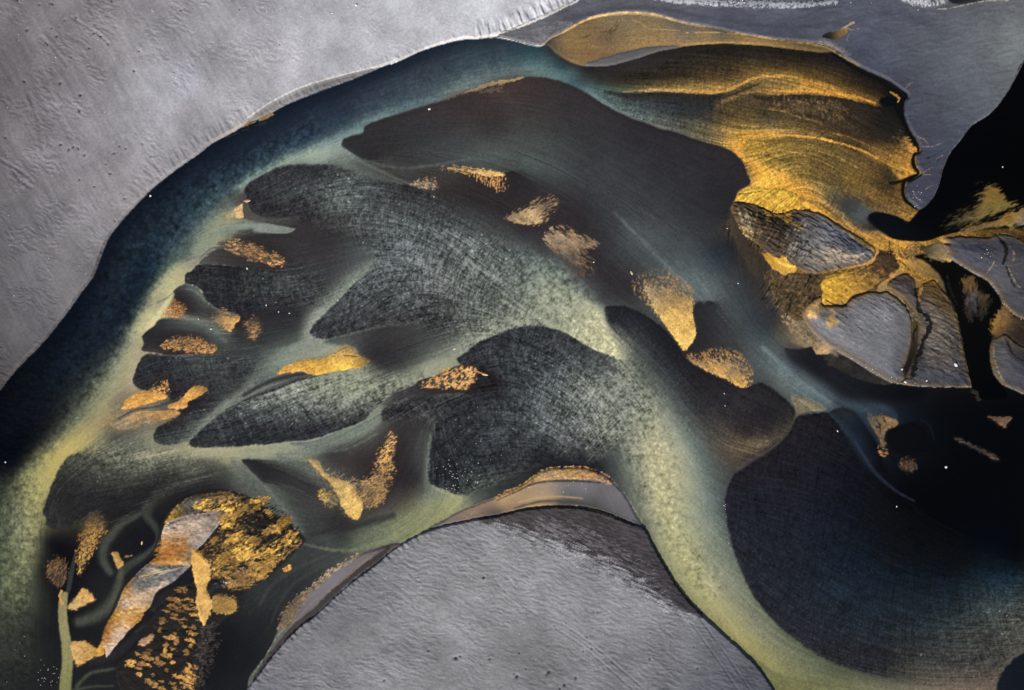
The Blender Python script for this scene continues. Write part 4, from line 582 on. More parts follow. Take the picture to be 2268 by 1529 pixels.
for (p, c) in (('1745,560,3 1760,520,4 1775,490,4 1790,478,3','104,98,92'),('1752,575,3 1768,545,4 1785,515,4','104,100,98'),('1695,536,2 1704,526,2','132,124,112'),('1765,580,3 1785,560,4 1800,535,4','112,108,106'),('1820,486,2 1850,500,2 1880,520,2 1900,534,2','150,138,118'),('1800,560,4 1840,560,5 1870,568,4 1900,566,3','168,148,120'),('1800,575,4 1840,574,5 1880,578,4 1914,560,3','176,154,124'),('1830,545,4 1850,560,4 1880,562,3','164,144,116'),('1840,510,2 1875,524,2 1895,544,2','124,122,124')):
    stroke(p, c, f=1, k=1.3, ang=30 if c[0] == '1' and c[1] in '67' else -60, sc=3, st=3, alpha=.85, h=.04)
def fibres(n, xa, xb, ya, yb, ang, la, lb, cols, seed, sub=0):
    r_ = np.random.RandomState(seed)
    for i in range(n):
        x0 = xa + (xb - xa) * r_.rand(); y0 = ya + (yb - ya) * r_.rand(); L0 = la + (lb - la) * r_.rand(); a0 = math.radians(ang + 16 * (r_.rand() - .5))
        b0 = .25 * (r_.rand() - .5); c0 = cols[int(r_.rand() * len(cols))]
        p = ' '.join(f'{x0 + L0 * t_ * math.cos(a0 + b0 * t_):.1f},{y0 + L0 * t_ * math.sin(a0 + b0 * t_):.1f},{(1.9 - 1.1 * t_) * (.7 + .6 * r_.rand()):.2f}' for t_ in (0, .35, .7, 1))
        stroke(p, c0, f=.9, alpha=.55 + .35 * r_.rand(), jag=2.5, h=.05 if int(c0.split(',')[0]) > 80 else -.05, seed=i)
fibres(22, 1634, 1662, 458, 490, 68, 22, 42, ('176,160,128', '120,104,78', '40,32,24', '30,25,20', '150,134,100'), 1)
fibres(46, 1672, 1745, 474, 520, 112, 22, 50, ('92,74,46', '112,92,60', '30,24,18', '24,20,15', '40,32,22'), 2)
fibres(40, 1742, 1800, 482, 560, 118, 18, 40, ('126,118,108', '150,142,130', '40,36,34', '54,48,44', '30,27,26'), 3)
fibres(24, 1800, 1890, 552, 584, 8, 14, 34, ('176,154,124', '160,140,116', '90,88,90'), 4)
stroke('1838,600,2 1889,591,2.5 1926,579,2.5 1940,562,2 1937,549,1.6 1899,524,1.6 1872,508,1.6', '186,152,96', f=.9, k=.7, sc=3)
area('1684,552,1.2 1690,562,1.5 1702,562,1.2 1719,570,1.2 1733,568,1.2 1745,580,1.2 1762,592,1.2 1763,602,1.2 1748,612,1.2 1736,612,1.2 1726,602,1.2 1712,596,1.2 1702,584,1.2 1694,570,1.2', '1700,575:190,138,46 1740,595:214,160,60', jag=2.4, lab=ID('ochre_island_patch'), h=(.08, 4), wet=.6)
area('1690,462,2 1720,474,2 1745,468,2 1752,476,2 1746,494,2 1730,484,2 1715,478,2 1700,476,2', '1700,468:196,146,52 1735,478:176,130,48', k=.9, ang=100, sc=3.5, jag=2)
area('1750,494,2 1760,496,2 1772,504,2 1766,512,2', '140,112,60', k=.8)
# rough brown fibrous ground between islands
area('1690,610,4 1705,602,3 1728,612,2 1764,604,2 1800,608,2 1838,602,2 1890,594,2 1930,584,2 1950,560,3 1985,570,3 1990,590,3 1975,612,3 1950,628,2 1935,648,2 1900,648,2 1880,660,2 1820,672,2 1796,690,3 1776,710,3 1748,700,5 1716,660,6',
 '1720,630:58,46,32 1760,650:50,39,28 1800,630:62,48,30 1790,670:64,48,32 1760,690:72,58,36 1860,610:130,98,46 1900,605:104,78,42 1940,590:72,54,34 1970,580:58,44,30 1960,610:76,56,32 1820,600:96,78,50 1740,615:84,68,48', k=.3, ang=-40, sc=4, jag=2, g=1.6, lab=ID('brown_saddle'), h=(.1, 6), wet=.7)
area('1700,610,5 1760,608,5 1820,640,5 1810,670,5 1770,700,5 1730,680,6', '1740,640:110,90,60 1780,670:96,78,50', k=1.9, ang=125, sc=2.6, st=4, alpha=.55)
fibres(70, 1705, 1822, 606, 672, 122, 16, 40, ('100,80,50', '124,100,62', '26,20,15', '20,16,12', '36,28,20', '84,66,42'), 5)
fibres(22, 1840, 1980, 590, 620, 150, 12, 28, ('150,112,48', '60,44,26', '40,30,20'), 6)
area('1819,625,1.4 1840,612,4 1870,606,8 1910,606,14 1950,604,14 1950,622,4 1938,634,2 1926,642,1.4 1905,650,1.4 1888,656,1.2 1874,673,1.2 1850,675,1.2 1822,673,1.2 1821,660,1.2 1822,648,1.4', '1835,630:206,152,48 1850,655:190,138,44 1880,640:180,130,46 1910,625:150,108,44 1940,620:120,86,40', k=.5, ang=-20, sc=4, jag=1, lab=ID('ochre_saddle_patch'), h=(.08, 5), wet=.6)
area('1974,604,1.2 1982,606,1.2 1980,614,1.2 1970,612,1.2', '196,130,72', jag=1)
# island 2
I2 = bank('island_middle', '1821,675,1 1850,677,1 1872,676,1 1878,668,1 1888,659,1 1908,652,1 1930,646,1 1950,648,1 1964,646,1 1978,655,1 1991,664,1.2 2004,678,1.5 2012,692,1.5 2018,706,1.5 2020,738,2 2018,760,2 2010,790,3 2000,815,4 2004,838,4 1985,849,1 1974,847,1 1940,829,1 1889,797,1 1838,766,1 1804,739,1 1790,724,1 1780,708,1.2 1776,692,1.5 1790,672,2 1806,660,2 1819,656,1.5',
 '1800,700:123,117,112 1830,690:129,124,118 1850,720:114,114,116 1900,680:118,117,118 1950,660:127,122,118 1900,740:112,112,115 1950,720:116,116,118 1990,700:116,116,118 1960,780:103,104,109 1920,790:99,100,104 1970,820:90,90,97 2000,760:101,101,104 1860,760:107,106,110 1990,840:83,85,91 1800,680:184,150,97 1820,665:176,141,89', (.4, 3.5), dome=(.7, 42), g=.8)
stroke('1780,708,1.2 1804,740,1.4 1838,767,1.6 1889,798,1.6 1940,830,1.6 1976,848,1.2', '140,140,146', f=.7, jag=.5, alpha=.7)
area('1820,676,2 1836,678,3 1850,700,4 1846,722,4 1826,720,4 1824,706,4 1840,695,3', '174,140,92', k=.6, ang=60, sc=4, jag=2)
area('1780,690,3 1800,668,3 1818,660,3 1814,690,3 1800,706,3 1786,704,3', '170,138,88', k=1.2, ang=60, sc=3, jag=2)
for p in ('1866,700,1.4 1890,708,1.6 1920,716,1','1880,690,1.4 1920,706,1.4','1940,664,1.4 1960,684,1.2 1966,700,1','1850,726,1.2 1880,740,1.4 1900,744,1','1900,664,1.4 1925,680,1.4 1960,710,1.2','1930,650,1.2 1950,672,1.2','1840,700,1.4 1870,720,1.2','1880,716,1 1930,732,1.2 1966,740,1','1852,740,1 1890,762,1.2'):
    stroke(p, '146,146,150', f=1, alpha=.7, jag=1.5, h=.05)
for i in range(15):
    a0 = rng.rand(4); x0 = 1826 + i * 12.5; y0 = 684 - 30 * math.sin(min(i, 13) / 13 * 2.6) + 8 * a0[0]
    L0 = 60 + 55 * a0[1]; d0 = .52 - .022 * i + .14 * (a0[2] - .5) + (.04 * max(i - 8, 0))
    p = ' '.join(f'{x0 + L0 * t_ * math.cos(d0 + .18 * t_):.1f},{y0 + L0 * t_ * math.sin(d0 + .18 * t_):.1f},{1.5 - .5 * t_:.2f}' for t_ in (0, .3, .65, 1))
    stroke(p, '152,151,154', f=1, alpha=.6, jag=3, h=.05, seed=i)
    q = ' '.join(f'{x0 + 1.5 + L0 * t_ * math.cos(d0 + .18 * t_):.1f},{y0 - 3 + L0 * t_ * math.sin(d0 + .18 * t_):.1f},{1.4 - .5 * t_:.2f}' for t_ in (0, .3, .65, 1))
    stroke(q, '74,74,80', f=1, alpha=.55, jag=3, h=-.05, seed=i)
stroke('2010,690,2 2014,740,3 2010,780,4 2000,812,4', '140,132,118', f=1, k=1.6, sc=2.5, alpha=.6)
stroke('1830,665,1.6 1850,675,2 1872,675,2.2 1886,659,2.2 1905,651,2.2 1926,646,2.2', '30,22,14', f=.6, jag=.8)  # shadow along the island's north edge, painted as a dark line
stroke('1930,634,3 1950,640,3.5 1970,648,3.5 1990,660,4 2004,674,3', '140,102,40', f=.9, k=.4, jag=1.5)
# island 3
I3 = bank('island_streaked', '1990,610,2 2010,606,2 2026,620,2 2030,640,2 2045,628,2 2066,620,3 2086,640,2 2098,655,1.5 2114,686,1.5 2124,722,1.5 2134,772,1.5 2142,815,1.3 2151,856,1 2100,857,1 2050,856,1 2016,854,1 1990,849,1 2004,838,2 2016,812,2 2030,780,3 2036,740,3 2030,700,3 2016,680,3 2000,662,3 1975,642,3 1965,632,3',
 '1990,630:62,54,54 2020,660:64,60,62 2060,640:96,74,44 2080,670:104,82,50 2060,700:72,67,66 2100,720:78,72,66 2070,760:70,66,67 2110,780:74,70,68 2060,810:66,63,66 2120,830:62,60,66 2080,840:56,57,66 2140,850:52,54,66 2030,845:58,60,70 2100,690:98,80,54 2010,690:60,54,54', (.3, 3.5), dome=(.7, 42), g=1.1, wet=.2)
area('2046,720,5 2080,690,5 2110,720,5 2130,790,5 2120,820,5 2060,810,5 2050,760,5', '2080,740:120,106,88 2110,780:104,96,88', k=1.9, ang=24, sc=2.6, st=6, alpha=.55)
fibres(34, 2046, 2128, 650, 800, 28, 18, 44, ('124,110,92', '104,98,94', '40,36,36', '48,44,44'), 7)
stroke('2098,660,2 2114,690,2.5 2124,724,2.5 2134,775,2.5 2142,815,2.5 2148,850,2', '2110,680:150,110,54 2130,760:128,106,78', f=1, k=1.4, sc=3)
area('2010,846,2 2050,842,3 2145,842,2 2150,856,1 2100,857,1 2050,856,1 2016,854,1', '2050,850:50,52,64 2140,852:46,50,64', k=.6, ang=0)
stroke('1985,849,1 2050,856.5,1.1 2100,857,1.1 2150,856,1.2', '150,146,148', f=.6)
stroke('2148,845,1 2151,858,1.4', '196,160,140', f=.6)
# ochre junction and braided rills
stroke('1880,515,4 1900,530,8 1925,540,14 1960,548,20 1990,560,18 2005,572,10', '1900,525:130,100,56 1940,545:176,128,50 1990,560:176,126,48', f=.6, k=.5, jag=3, lab=ID('ochre_junction'), h=.05)
stroke('1985,560,14 2000,590,12 2020,604,10 2044,616,10 2070,622,9', '2000,590:178,128,48 2060,620:160,114,42', f=.7, k=.5, jag=2.5, lab=ID('ochre_junction'), h=.04)
stroke('2030,612,7 2040,630,7 2036,648,5 2032,670,4', '156,112,44', f=.8, k=.5, jag=2, lab=ID('ochre_junction'))
area('1996,560,5 2010,545,4 2030,540,4 2044,560,4 2040,580,4 2012,576,4', '2010,560:110,82,44 2030,560:120,90,46', k=1.1, ang=60, sc=4, jag=2)
stroke('1950,560,10 1975,570,14 1985,590,10', '62,46,30', f=.8, k=.7, jag=3)
stroke('1970,534,1 1971,550,1 1972,568,1', '30,22,14', f=.6)
stroke('1992,575,1.4 2004,588,2 2016,600,1.6', '40,32,22', f=.8)
# black streams
stroke('2024,640,3 2028,665,5 2036,690,7 2050,702,8 2056,720,8 2046,750,7 2038,775,8 2028,800,8 2018,830,7', '28,22,19', f=.8, jag=4, k=.5, sc=4, lab=ID('rill'), h=-.06, wet=1.)
stroke('2020,700,2 2030,722,2 2022,745,2 2024,760,2', '24,18,16', f=.8, jag=3)
stroke('2036,735,3 2034,760,2', '84,78,76', f=1)
stroke('2015,836,8 2025,820,8 2035,795,6', '30,28,30', f=1, alpha=.6)
area('2026,568,3 2050,580,3 2083,612,3 2097,650,2 2114,684,2 2124,721,2 2134,772,2 2144,823,2 2152,857,2 2160,880,4 2230,880,4 2219,851,2 2199,823,2 2192,779,2 2199,740,2 2214,690,2 2219,672,2 2212,652,1.3 2192,628,1.3 2178,617,1.3 2144,598,1.3 2110,575,1.3 2080,572,4 2050,562,4', '2060,580:14,12,10 2110,620:9,8,7 2150,640:18,14,11 2160,700:10,9,8 2165,800:7,7,7 2190,860:5,5,6 2200,640:8,8,8', jag=1.6, lab=ID('black_creek'), wet=1., wv=0)
area('2132,618,3 2150,612,3 2166,640,4 2160,690,5 2150,708,5 2140,680,5 2136,650,4', '2145,640:84,62,34 2150,664:66,66,70 2150,690:40,33,26', k=1., ang=80, sc=4, jag=2, lab=ID('creek_islet'), wet=.6)
area('2168,640,3 2184,652,3 2194,664,3 2184,690,4 2172,706,4 2166,680,4', '2180,664:64,52,34 2176,692:32,27,20', k=1.1, ang=105, sc=4, jag=2, lab=ID('creek_islet_brown'), wet=.6)
stroke('2098,612,4 2104,640,4 2120,676,3', '34,28,22', f=1, k=1, alpha=.8)
area('2036,548,3 2056,544,2 2082,535,1.5 2092,548,1.5 2112,578,1.3 2096,578,2 2070,576,3 2050,566,4', '2060,555:96,84,62 2085,560:132,114,84 2100,574:160,128,80 2050,560:60,50,36', k=.9, ang=30, sc=3, st=3, lab=ID('fibre_bar'), h=(.15, 5), wet=.3)
area('2082,530,1.2 2094,527,1.2 2104,534,1.2 2110,544,2 2096,544,2 2086,540,1.5', '130,100,48', jag=1, k=.3)
# island 4
I4 = bank('island_east', '2093,528,1 2110,525,1 2144,524,1 2192,526,1 2200,522,1 2226,519,1 2245,524,1 2268,535,1.2 2420,590,2 2420,760,2 2268,708,1.2 2246,697,1.2 2219,670,1.2 2212,652,1 2192,626,1 2178,616,1 2144,597,1 2110,574,1 2098,552,1 2088,541,1.2 2104,540,2',
 '2110,545:66,64,72 2130,570:60,60,72 2160,550:66,66,74 2180,600:62,63,73 2200,560:72,71,77 2220,600:74,74,80 2240,560:74,73,78 2260,600:76,75,78 2230,660:64,64,72 2260,690:58,58,66 2210,640:74,74,80 2150,590:64,64,76', (.3, 3.5), dome=(.7, 42), g=.9)
stroke('2088,541,1 2110,574,1.2 2144,597,1.4 2178,616,1.4 2192,626,1.2 2212,652,1.2', '138,138,146', f=.7, jag=.5)
stroke('2206,520,3 2218,535,5 2224,552,6 2221,570,5 2217,584,4', '24,19,15', f=.7, jag=2, h=-.15)
stroke('2222,592,2 2230,612,2.5 2238,630,2 2244,640,2', '28,22,18', f=.8, jag=2, k=.4)
for p in ('2232,545,2 2240,560,3 2238,580,2.5','2228,596,2 2236,612,2.5 2248,632,2.5 2256,640,2','2222,668,3 2240,690,3 2262,706,3','2190,560,1 2196,580,1.5 2184,604,1.5','2196,524,1.5 2224,518,1.6 2250,526,1.6 2268,536,1.6'):
    stroke(p, '160,140,112', f=1, k=1.3, sc=3, alpha=.8, h=.06)
for p in ('2120,545,1 2150,540,1.2 2190,542,1','2118,555,1 2160,562,1 2200,560,1','2200,590,1 2236,590,1 2268,580,1','2216,630,1 2240,650,1 2268,664,1'):
    stroke(p, '112,110,112', f=1, k=.8, alpha=.6)
# south-east corner ground
area('2196,722,5 2212,692,3 2224,676,2 2246,702,2 2268,712,2 2420,760,2 2420,800,2 2268,770,3 2246,752,3 2226,740,3 2205,752,4', '2210,715:142,100,46 2225,745:60,46,30 2250,730:46,34,24 2265,760:40,32,26 2220,690:110,80,44', k=.5, ang=50, sc=4, jag=2.5, lab=ID('ochre_creek_bank'), g=1.3, h=(.06, 5), wet=.6)
I5 = bank('island_corner', '2192,782,1.2 2194,766,1.5 2200,752,1.5 2212,746,2 2224,740,2 2240,752,2 2268,768,2 2420,830,2 2420,960,2 2268,873,1 2244,862,1 2219,851,1 2206,836,1.2 2199,823,1.2', '2205,770:72,70,72 2230,760:86,82,80 2215,800:66,65,70 2250,800:62,62,70 2240,840:58,58,68 2260,780:58,52,48 2205,820:74,70,68', (.3, 3.5), dome=(.7, 42), g=1.)
stroke('2198,770,2 2202,800,3 2212,830,3 2222,846,2', '140,122,98', f=1, k=1.6, sc=3)
stroke('2222,745,3 2232,765,4 2240,785,3 2252,795,3 2268,800,3', '44,34,24', f=.8, k=.6, jag=3)
stroke('2219,851,1 2244,862,1.2 2268,873,1.2', '130,130,138', f=.7)
stroke('2150,868,5 2162,872,10 2168,884,8', '66,54,42', f=1, k=.9, alpha=.8)

stroke('560,838,20 610,810,24 660,787,22 720,773,15 782,776,9', '560,838:84,91,84 610,808:102,111,99 700,775:122,130,113 780,776:132,138,115', f=1, alpha=.8)
shoal('shoal_crease', '754,746,2 805,733,2 856,722,3 907,719,5 980,722,24 940,760,24 890,800,24 850,815,10 815,800,6 795,785,3 785,772,4 745,765,6 720,757,5', '800,745:62,62,61 850,745:52,50,50 900,760:56,55,55 830,780:44,42,43 950,730:62,63,62 770,757:76,80,76')
stroke('540,876,6 580,853,8 620,838,9 660,830,7 700,829,4', '42,40,41', f=1, alpha=.8)
stroke('548,884,5 590,866,7 640,848,7 690,832,5 725,830,2', '72,72,68', f=.8, alpha=.85)
stroke('500,908,2 561,879,3 600,866,3 652,846,3 700,834,2', '38,37,38', f=1, alpha=.7)
for q, c in (('366,704,3 400,706,5 440,714,6 476,732,7 500,756,7','100,107,97'),('404,640,2 430,644,3 450,662,3 480,686,3 522,700,2','108,112,100'),('330,786,2 380,790,2 430,789,2 474,786,2','86,88,82'),
             ('452,588,1.5 480,586,2 520,590,1.5','84,84,78'),('550,482,2 600,488,3 640,484,3','82,82,76'),('560,905,3 620,880,4 680,862,5 740,850,4','128,134,114'),('880,868,3 930,846,4 980,824,5 1008,806,4','140,146,120'),
             ('960,1080,3 985,1092,4 1012,1102,5','146,150,112'),('946,1060,3 948,1010,4 955,965,3','108,113,100'),('640,1196,3 720,1216,6 790,1218,8 850,1200,8 920,1164,8 980,1126,6','116,121,92'),
             ('700,996,4 740,1000,5 790,986,4 836,960,3','94,100,90'),('520,1024,4 560,1052,6 600,1092,7 640,1140,6','104,110,98'),('300,1010,10 360,1004,9 420,1000,7','140,141,112'),
             ('1360,470,6 1430,540,9 1500,612,9 1560,668,7','96,105,103'),('800,352,4 880,372,6 960,366,6 1040,352,5','88,95,91')):
    stroke(q, c, f=1, alpha=.55, jag=2.5)
# ------------------------------------------------------------ 8. ochre deposits
def ochre(lab, poly, cols, **kw):
    kw.setdefault('h', (.06, 5)); kw.setdefault('g', 1.1); kw.setdefault('wv', 0.); kw.setdefault('wet', .7)
    if kw['wet'] > .1:      # thin stain round the crust
        P = [(p[0], p[1], max(7., (p[2] if len(p) > 2 else 1.6) * 1.6)) for p in pts(poly)]
        area(P, '112,90,60', alpha=.38, jag=4)
    return area(poly, cols, lab=ID(lab), **kw)
ochre('ochre_tongue', '1423,633,16 1457,628,20 1495,636,20 1525,652,10 1535,670,4 1534,697,1.6 1541,728,1.3 1540,748,1.3 1530,764,1.3 1516,777,1.3 1506,766,1.3 1490,744,1.3 1474,722,1.6 1455,696,4 1436,662,8', '1450,650:150,122,82 1490,660:150,116,72 1500,700:206,158,80 1515,750:216,166,82 1480,690:196,152,80', k=.55, ang=60, sc=3, st=1.6)
ochre('ochre_fan', '1522,787,2 1528,800,2 1545,810,1.6 1576,828,1.3 1610,841,1.3 1644,859,1.4 1656,850,5 1655,830,10 1630,802,14 1593,792,14 1545,795,10', '1540,800:150,112,68 1600,815:176,130,70 1635,845:196,146,74 1620,820:150,118,76', k=.85, ang=60, sc=3, st=1.8)
ochre('ochre_streaked_north', '1205,527,3 1215,516,6 1243,514,10 1277,526,8 1324,538,4 1318,545,4 1284,560,10 1290,585,20 1265,580,14 1240,560,5 1219,545,3', '1225,530:150,122,92 1260,545:150,120,86 1300,540:130,104,76 1260,570:100,80,62', k=.9, ang=35, sc=2.6, st=5)
ochre('ochre_wedge', '1120,482,3 1140,472,4 1161,464,6 1195,452,10 1220,450,12 1212,469,8 1199,490,6 1182,497,3 1150,495,2 1130,489,2', '1140,482:150,122,84 1175,475:176,142,94 1200,462:130,104,74', k=.85, ang=-30, sc=2.6, st=4)
ochre('ochre_dash', '980,373,4 1010,371,4 1043,375,3 1070,376,3 1094,379,2 1114,384,1.3 1118,388,1.3 1100,391,1.3 1074,391,3 1043,383,4', '1000,374:180,140,84 1060,382:204,154,86 1105,386:216,166,90', k=.8, ang=8, sc=2.4, st=3)
area('1040,384,4 1075,392,4 1112,392,3 1116,408,8 1100,418,8 1070,402,6', '190,140,80', k=1.5, fill=.4, ang=82, sc=2., st=5, alpha=.8, seed=1)
ochre('ochre_dash_pale', '905,407,2 930,402,5 960,400,5 968,412,5 945,418,2', '150,122,92', k=1.5, fill=.3, ang=40, sc=2.2, st=3)
ochre('ochre_slipper', '612,829,1.3 622,818,1.3 636,810,1.3 666,799,1.3 703,795,1.3 730,788,2 748,776,3 766,768,3 782,772,1.5 788,784,1.3 800,790,1.5 818,799,2 803,813,1.5 780,817,1.2 754,821,1.2 728,826,1.2 706,832,1.2 688,830,1.4 668,823,1.6 640,826,2', '630,820:190,140,62 680,812:190,138,56 730,810:216,162,64 780,800:214,160,66 765,778:170,132,72 812,800:120,92,48', k=.55, ang=-12, sc=3.2, st=2.5)
stroke('740,790,1.2 765,788,1.4 788,790,1.2', '70,50,26', f=.8, k=.5)
area('920,850,2 975,829,2 1013,811,3 1060,811,8 1120,850,18 1060,872,8 1000,868,3 950,872,3', '960,850:46,43,44 1040,838:34,32,34', jag=1)
ochre('ochre_flecks', '926,853,3 940,845,3 965,832,4 990,820,3 1020,814,3 1050,814,3 1056,824,4 1050,845,4 1030,864,2 1000,858,4 960,858,4', '950,850:180,128,74 1000,835:190,136,76 1035,855:196,140,80', k=1.35, fill=.3, ang=-25, sc=4.4, st=1.5, seed=3)
stroke('1056,824,1.5 1075,830,1.8', '196,140,80', f=.7)
ochre('ochre_west_upper', '268,906,2 276,892,2 283,882,1.5 295,873,1.3 306,868,1.3 327,866,1.3 350,866,1.3 364,872,1.3 371,879,1.5 350,888,1.3 325,895,1.5 300,902,1.5', '280,895:196,138,66 320,882:204,142,64 355,876:196,138,64', k=.45, ang=-45, sc=2.6, st=2)
ochre('ochre_west_right', '370,903,1.5 384,893,1.3 403,882,1.3 412,870,1.3 432,856,1.5 446,856,2 460,864,3 438,880,1.5 415,892,1.3 416,901,1.3 395,907,1.5', '390,900:186,130,66 425,875:204,144,64 450,864:150,106,52', k=.6, ang=-25, sc=3)
ochre('ochre_west_lower', '240,938,10 270,925,6 310,912,1.6 360,911,1.4 396,911,1.3 400,917,2 380,926,5 330,938,8 270,952,10', '255,935:138,118,82 310,925:164,126,78 350,918:190,136,72 390,914:184,132,70 320,935:122,104,78', k=.35, ang=-12, sc=3)
area('330,868,3 345,852,4 366,845,4 372,862,4 370,876,4 350,868,3', '150,110,60', k=1.5, fill=.35, ang=50, sc=2.4, seed=2)
stroke('262,928,2 300,908,3 340,902,3 375,890,4', '64,60,56', f=1, alpha=.8)
stroke('345,905,2 370,895,5 400,880,5', '72,68,64', f=1, alpha=.7)
ochre('ochre_glitter', '494,548,3 505,535,4 530,536,5 560,545,5 600,560,4 625,572,3 629,586,3 610,588,3 570,578,4 540,570,4 520,562,2 505,556,1.5', '510,550:160,120,72 550,560:128,92,56 600,572:166,118,66 620,578:180,130,74', k=1.5, fill=.3, ang=15, sc=2.6, st=3)
ochre('ochre_rust_clump', '357,700,1.3 366,690,1.3 375,676,1.5 384,662,2 392,668,3 408,682,4 410,695,4 400,703,2 378,703,1.3', '370,695:190,130,68 385,685:150,98,50 402,690:160,110,58', k=1.2, fill=.2, ang=10, sc=2.4, st=1.6)
ochre('ochre_kite', '474,706,6 490,692,8 512,700,5 531,704,1.4 522,718,1.4 512,733,1.5 500,730,4 486,720,5', '488,705:130,104,68 510,712:206,152,82 512,725:196,146,80', k=.6, ang=-15, sc=2.6)
ochre('ochre_faint', '545,715,6 560,705,6 576,722,5 572,742,5 556,750,4 548,735,6', '560,725:120,88,54 562,742:150,106,62', k=1.3, fill=.35, ang=-15, sc=2.6)
ochre('ochre_rust_lens', '353,769,1.5 365,758,2 381,751,3 405,745,3 425,746,3 450,754,3 472,764,2 481,772,2 474,782,2 440,783,2 408,778,3 385,774,3', '370,765:170,120,66 410,760:120,88,50 440,770:170,116,62 470,773:160,112,62', k=1.3, fill=.18, ang=10, sc=2.4, st=1.8)
ochre('ochre_triangle', '492,483,6 508,472,3 520,462,3 537,452,1.5 537,468,1.2 537,483,1.2 515,482,4', '515,475:160,138,94 530,465:206,166,104 530,478:200,160,102', k=.3, ang=-60, sc=3)
stroke('541,446,2 552,444,1.6', '226,190,150', f=.6)
ochre('ochre_boot', '676,1014,4 690,1016,3 706,1023,1.6 714,1036,1.5 720,1047,1.5 735,1056,2 754,1063,2 781,1075,2 790,1090,2.5 798,1102,2 803,1115,1.5 802,1130,1.4 792,1152,1.4 780,1148,2 766,1138,5 752,1110,6 740,1082,6 713,1053,5 690,1030,5', '690,1022:160,134,84 720,1050:176,140,80 760,1080:196,154,84 790,1110:206,160,84 790,1140:206,158,80', k=.4, ang=60, sc=2.6)
area('790,1075,4 840,1060,5 855,1080,6 850,1110,5 820,1126,3 806,1120,3 798,1100,3', '150,112,62', k=1.5, fill=.35, ang=-20, sc=2.6, st=3, lab=ID('ochre_boot'))
ochre('ochre_boot_chip', '706,1095,4 716,1086,3 735,1096,5 745,1108,6 730,1118,6 712,1108,3', '720,1098:170,134,66 735,1108:110,96,66', k=1.1, ang=40, sc=2.6, st=2.5)
ochre('ochre_glint_column', '862,960,3 876,966,3 876,990,4 868,1012,4 872,1030,6 860,1065,8 850,1100,6 826,1122,4 806,1118,5 820,1090,8 830,1050,8 836,1012,5 852,985,4', '866,975:180,130,74 855,1010:190,138,70 850,1050:150,108,60 825,1105:130,96,56', k=1.4, fill=.3, ang=-30, sc=2.6, st=2.6)
area('720,1040,5 770,1060,6 830,1070,10 800,1090,6 760,1068,4', '130,112,84', k=1.5, fill=.45, ang=-30, sc=2.2, st=4, alpha=.6)
ochre('ochre_cracked', '1920,922,5 1940,920,3 1962,920,2 1980,928,2 1991,935,1.4 1985,944,1.5 1972,949,1.5 1962,956,1.5 1958,970,2 1960,988,3 1952,985,3 1944,965,2 1932,948,2', '1930,930:80,70,56 1955,932:128,98,64 1975,940:134,100,64 1952,965:100,76,50', k=.6, ang=60, sc=5, st=2, g=1.)
for p in ('1938,926,1.2 1948,940,1.4 1950,958,1.2','1955,922,1.2 1962,936,1.4 1975,944,1.2','1940,945,1 1956,950,1.2','1945,970,1 1958,974,1'):
    stroke(p, '44,34,26', f=.8, jag=3)
area('1948,990,3 1960,995,3 1964,1010,3 1955,1014,3', '120,88,54', k=1.4, fill=.3, sc=3)
ochre('ochre_rosette', '1995,1026,3 2005,1016,4 2020,1020,4 2030,1034,4 2018,1046,4 2002,1040,4', '2008,1030:90,64,44 2020,1034:76,56,40', k=1.4, fill=.3, ang=60, sc=3)
ochre('ochre_chip_east', '2190,924,3 2206,924,1.5 2242,926,1.3 2232,938,1.5 2226,947,3 2214,942,3 2204,932,3', '2220,932:104,74,52', k=.3, sc=3)
ochre('ochre_string', '2112,968,2 2128,974,2 2150,984,2 2170,994,2 2186,1000,2 2206,1008,1.5 2213,1017,1.3 2200,1018,1.5 2188,1010,2 2170,1000,2 2150,990,2 2128,980,2', '2130,978:62,54,48 2160,992:56,48,40 2200,1013:84,62,48', k=.9, fill=.1, sc=4)

def blob_row(y, xa, xb, n, tilt, lx, ly, tone, seed):
    r_ = np.random.RandomState(seed)
    for q_ in range(n):
        cx = xa + (xb - xa) * (q_ + .3 + .6 * r_.rand()) / n; cy = y + (cx - (xa + xb) / 2) * math.tan(math.radians(tilt)) + 13 * (r_.rand() - .5)
        if r_.rand() < .22: continue
        a = lx * (.45 + 1.3 * r_.rand() ** 1.5); b = ly * (.5 + 1.1 * r_.rand()); g_ = tone * (.6 + .6 * r_.rand())
        c, s_ = math.cos(math.radians(tilt + 14 * (r_.rand() - .5))), math.sin(math.radians(tilt))
        P = ' '.join(f'{cx + a * u * c - b * v * s_:.1f},{cy + a * u * s_ + b * v * c:.1f},{w_}' for u, v, w_ in ((-1, .1, 1.6), (-.5, -.7, 1.6), (.15, -1, 1.6), (.8, -.5, 1.8), (1, .2, 2), (.4, .8, 2), (-.4, .8, 2)))
        area(P, f'{196 * g_:.0f},{138 * g_:.0f},{66 * g_:.0f}', k=.9, ang=tilt, sc=2.6, seed=q_ + seed, jag=2, wet=.7, g=1.3, alpha=.95)
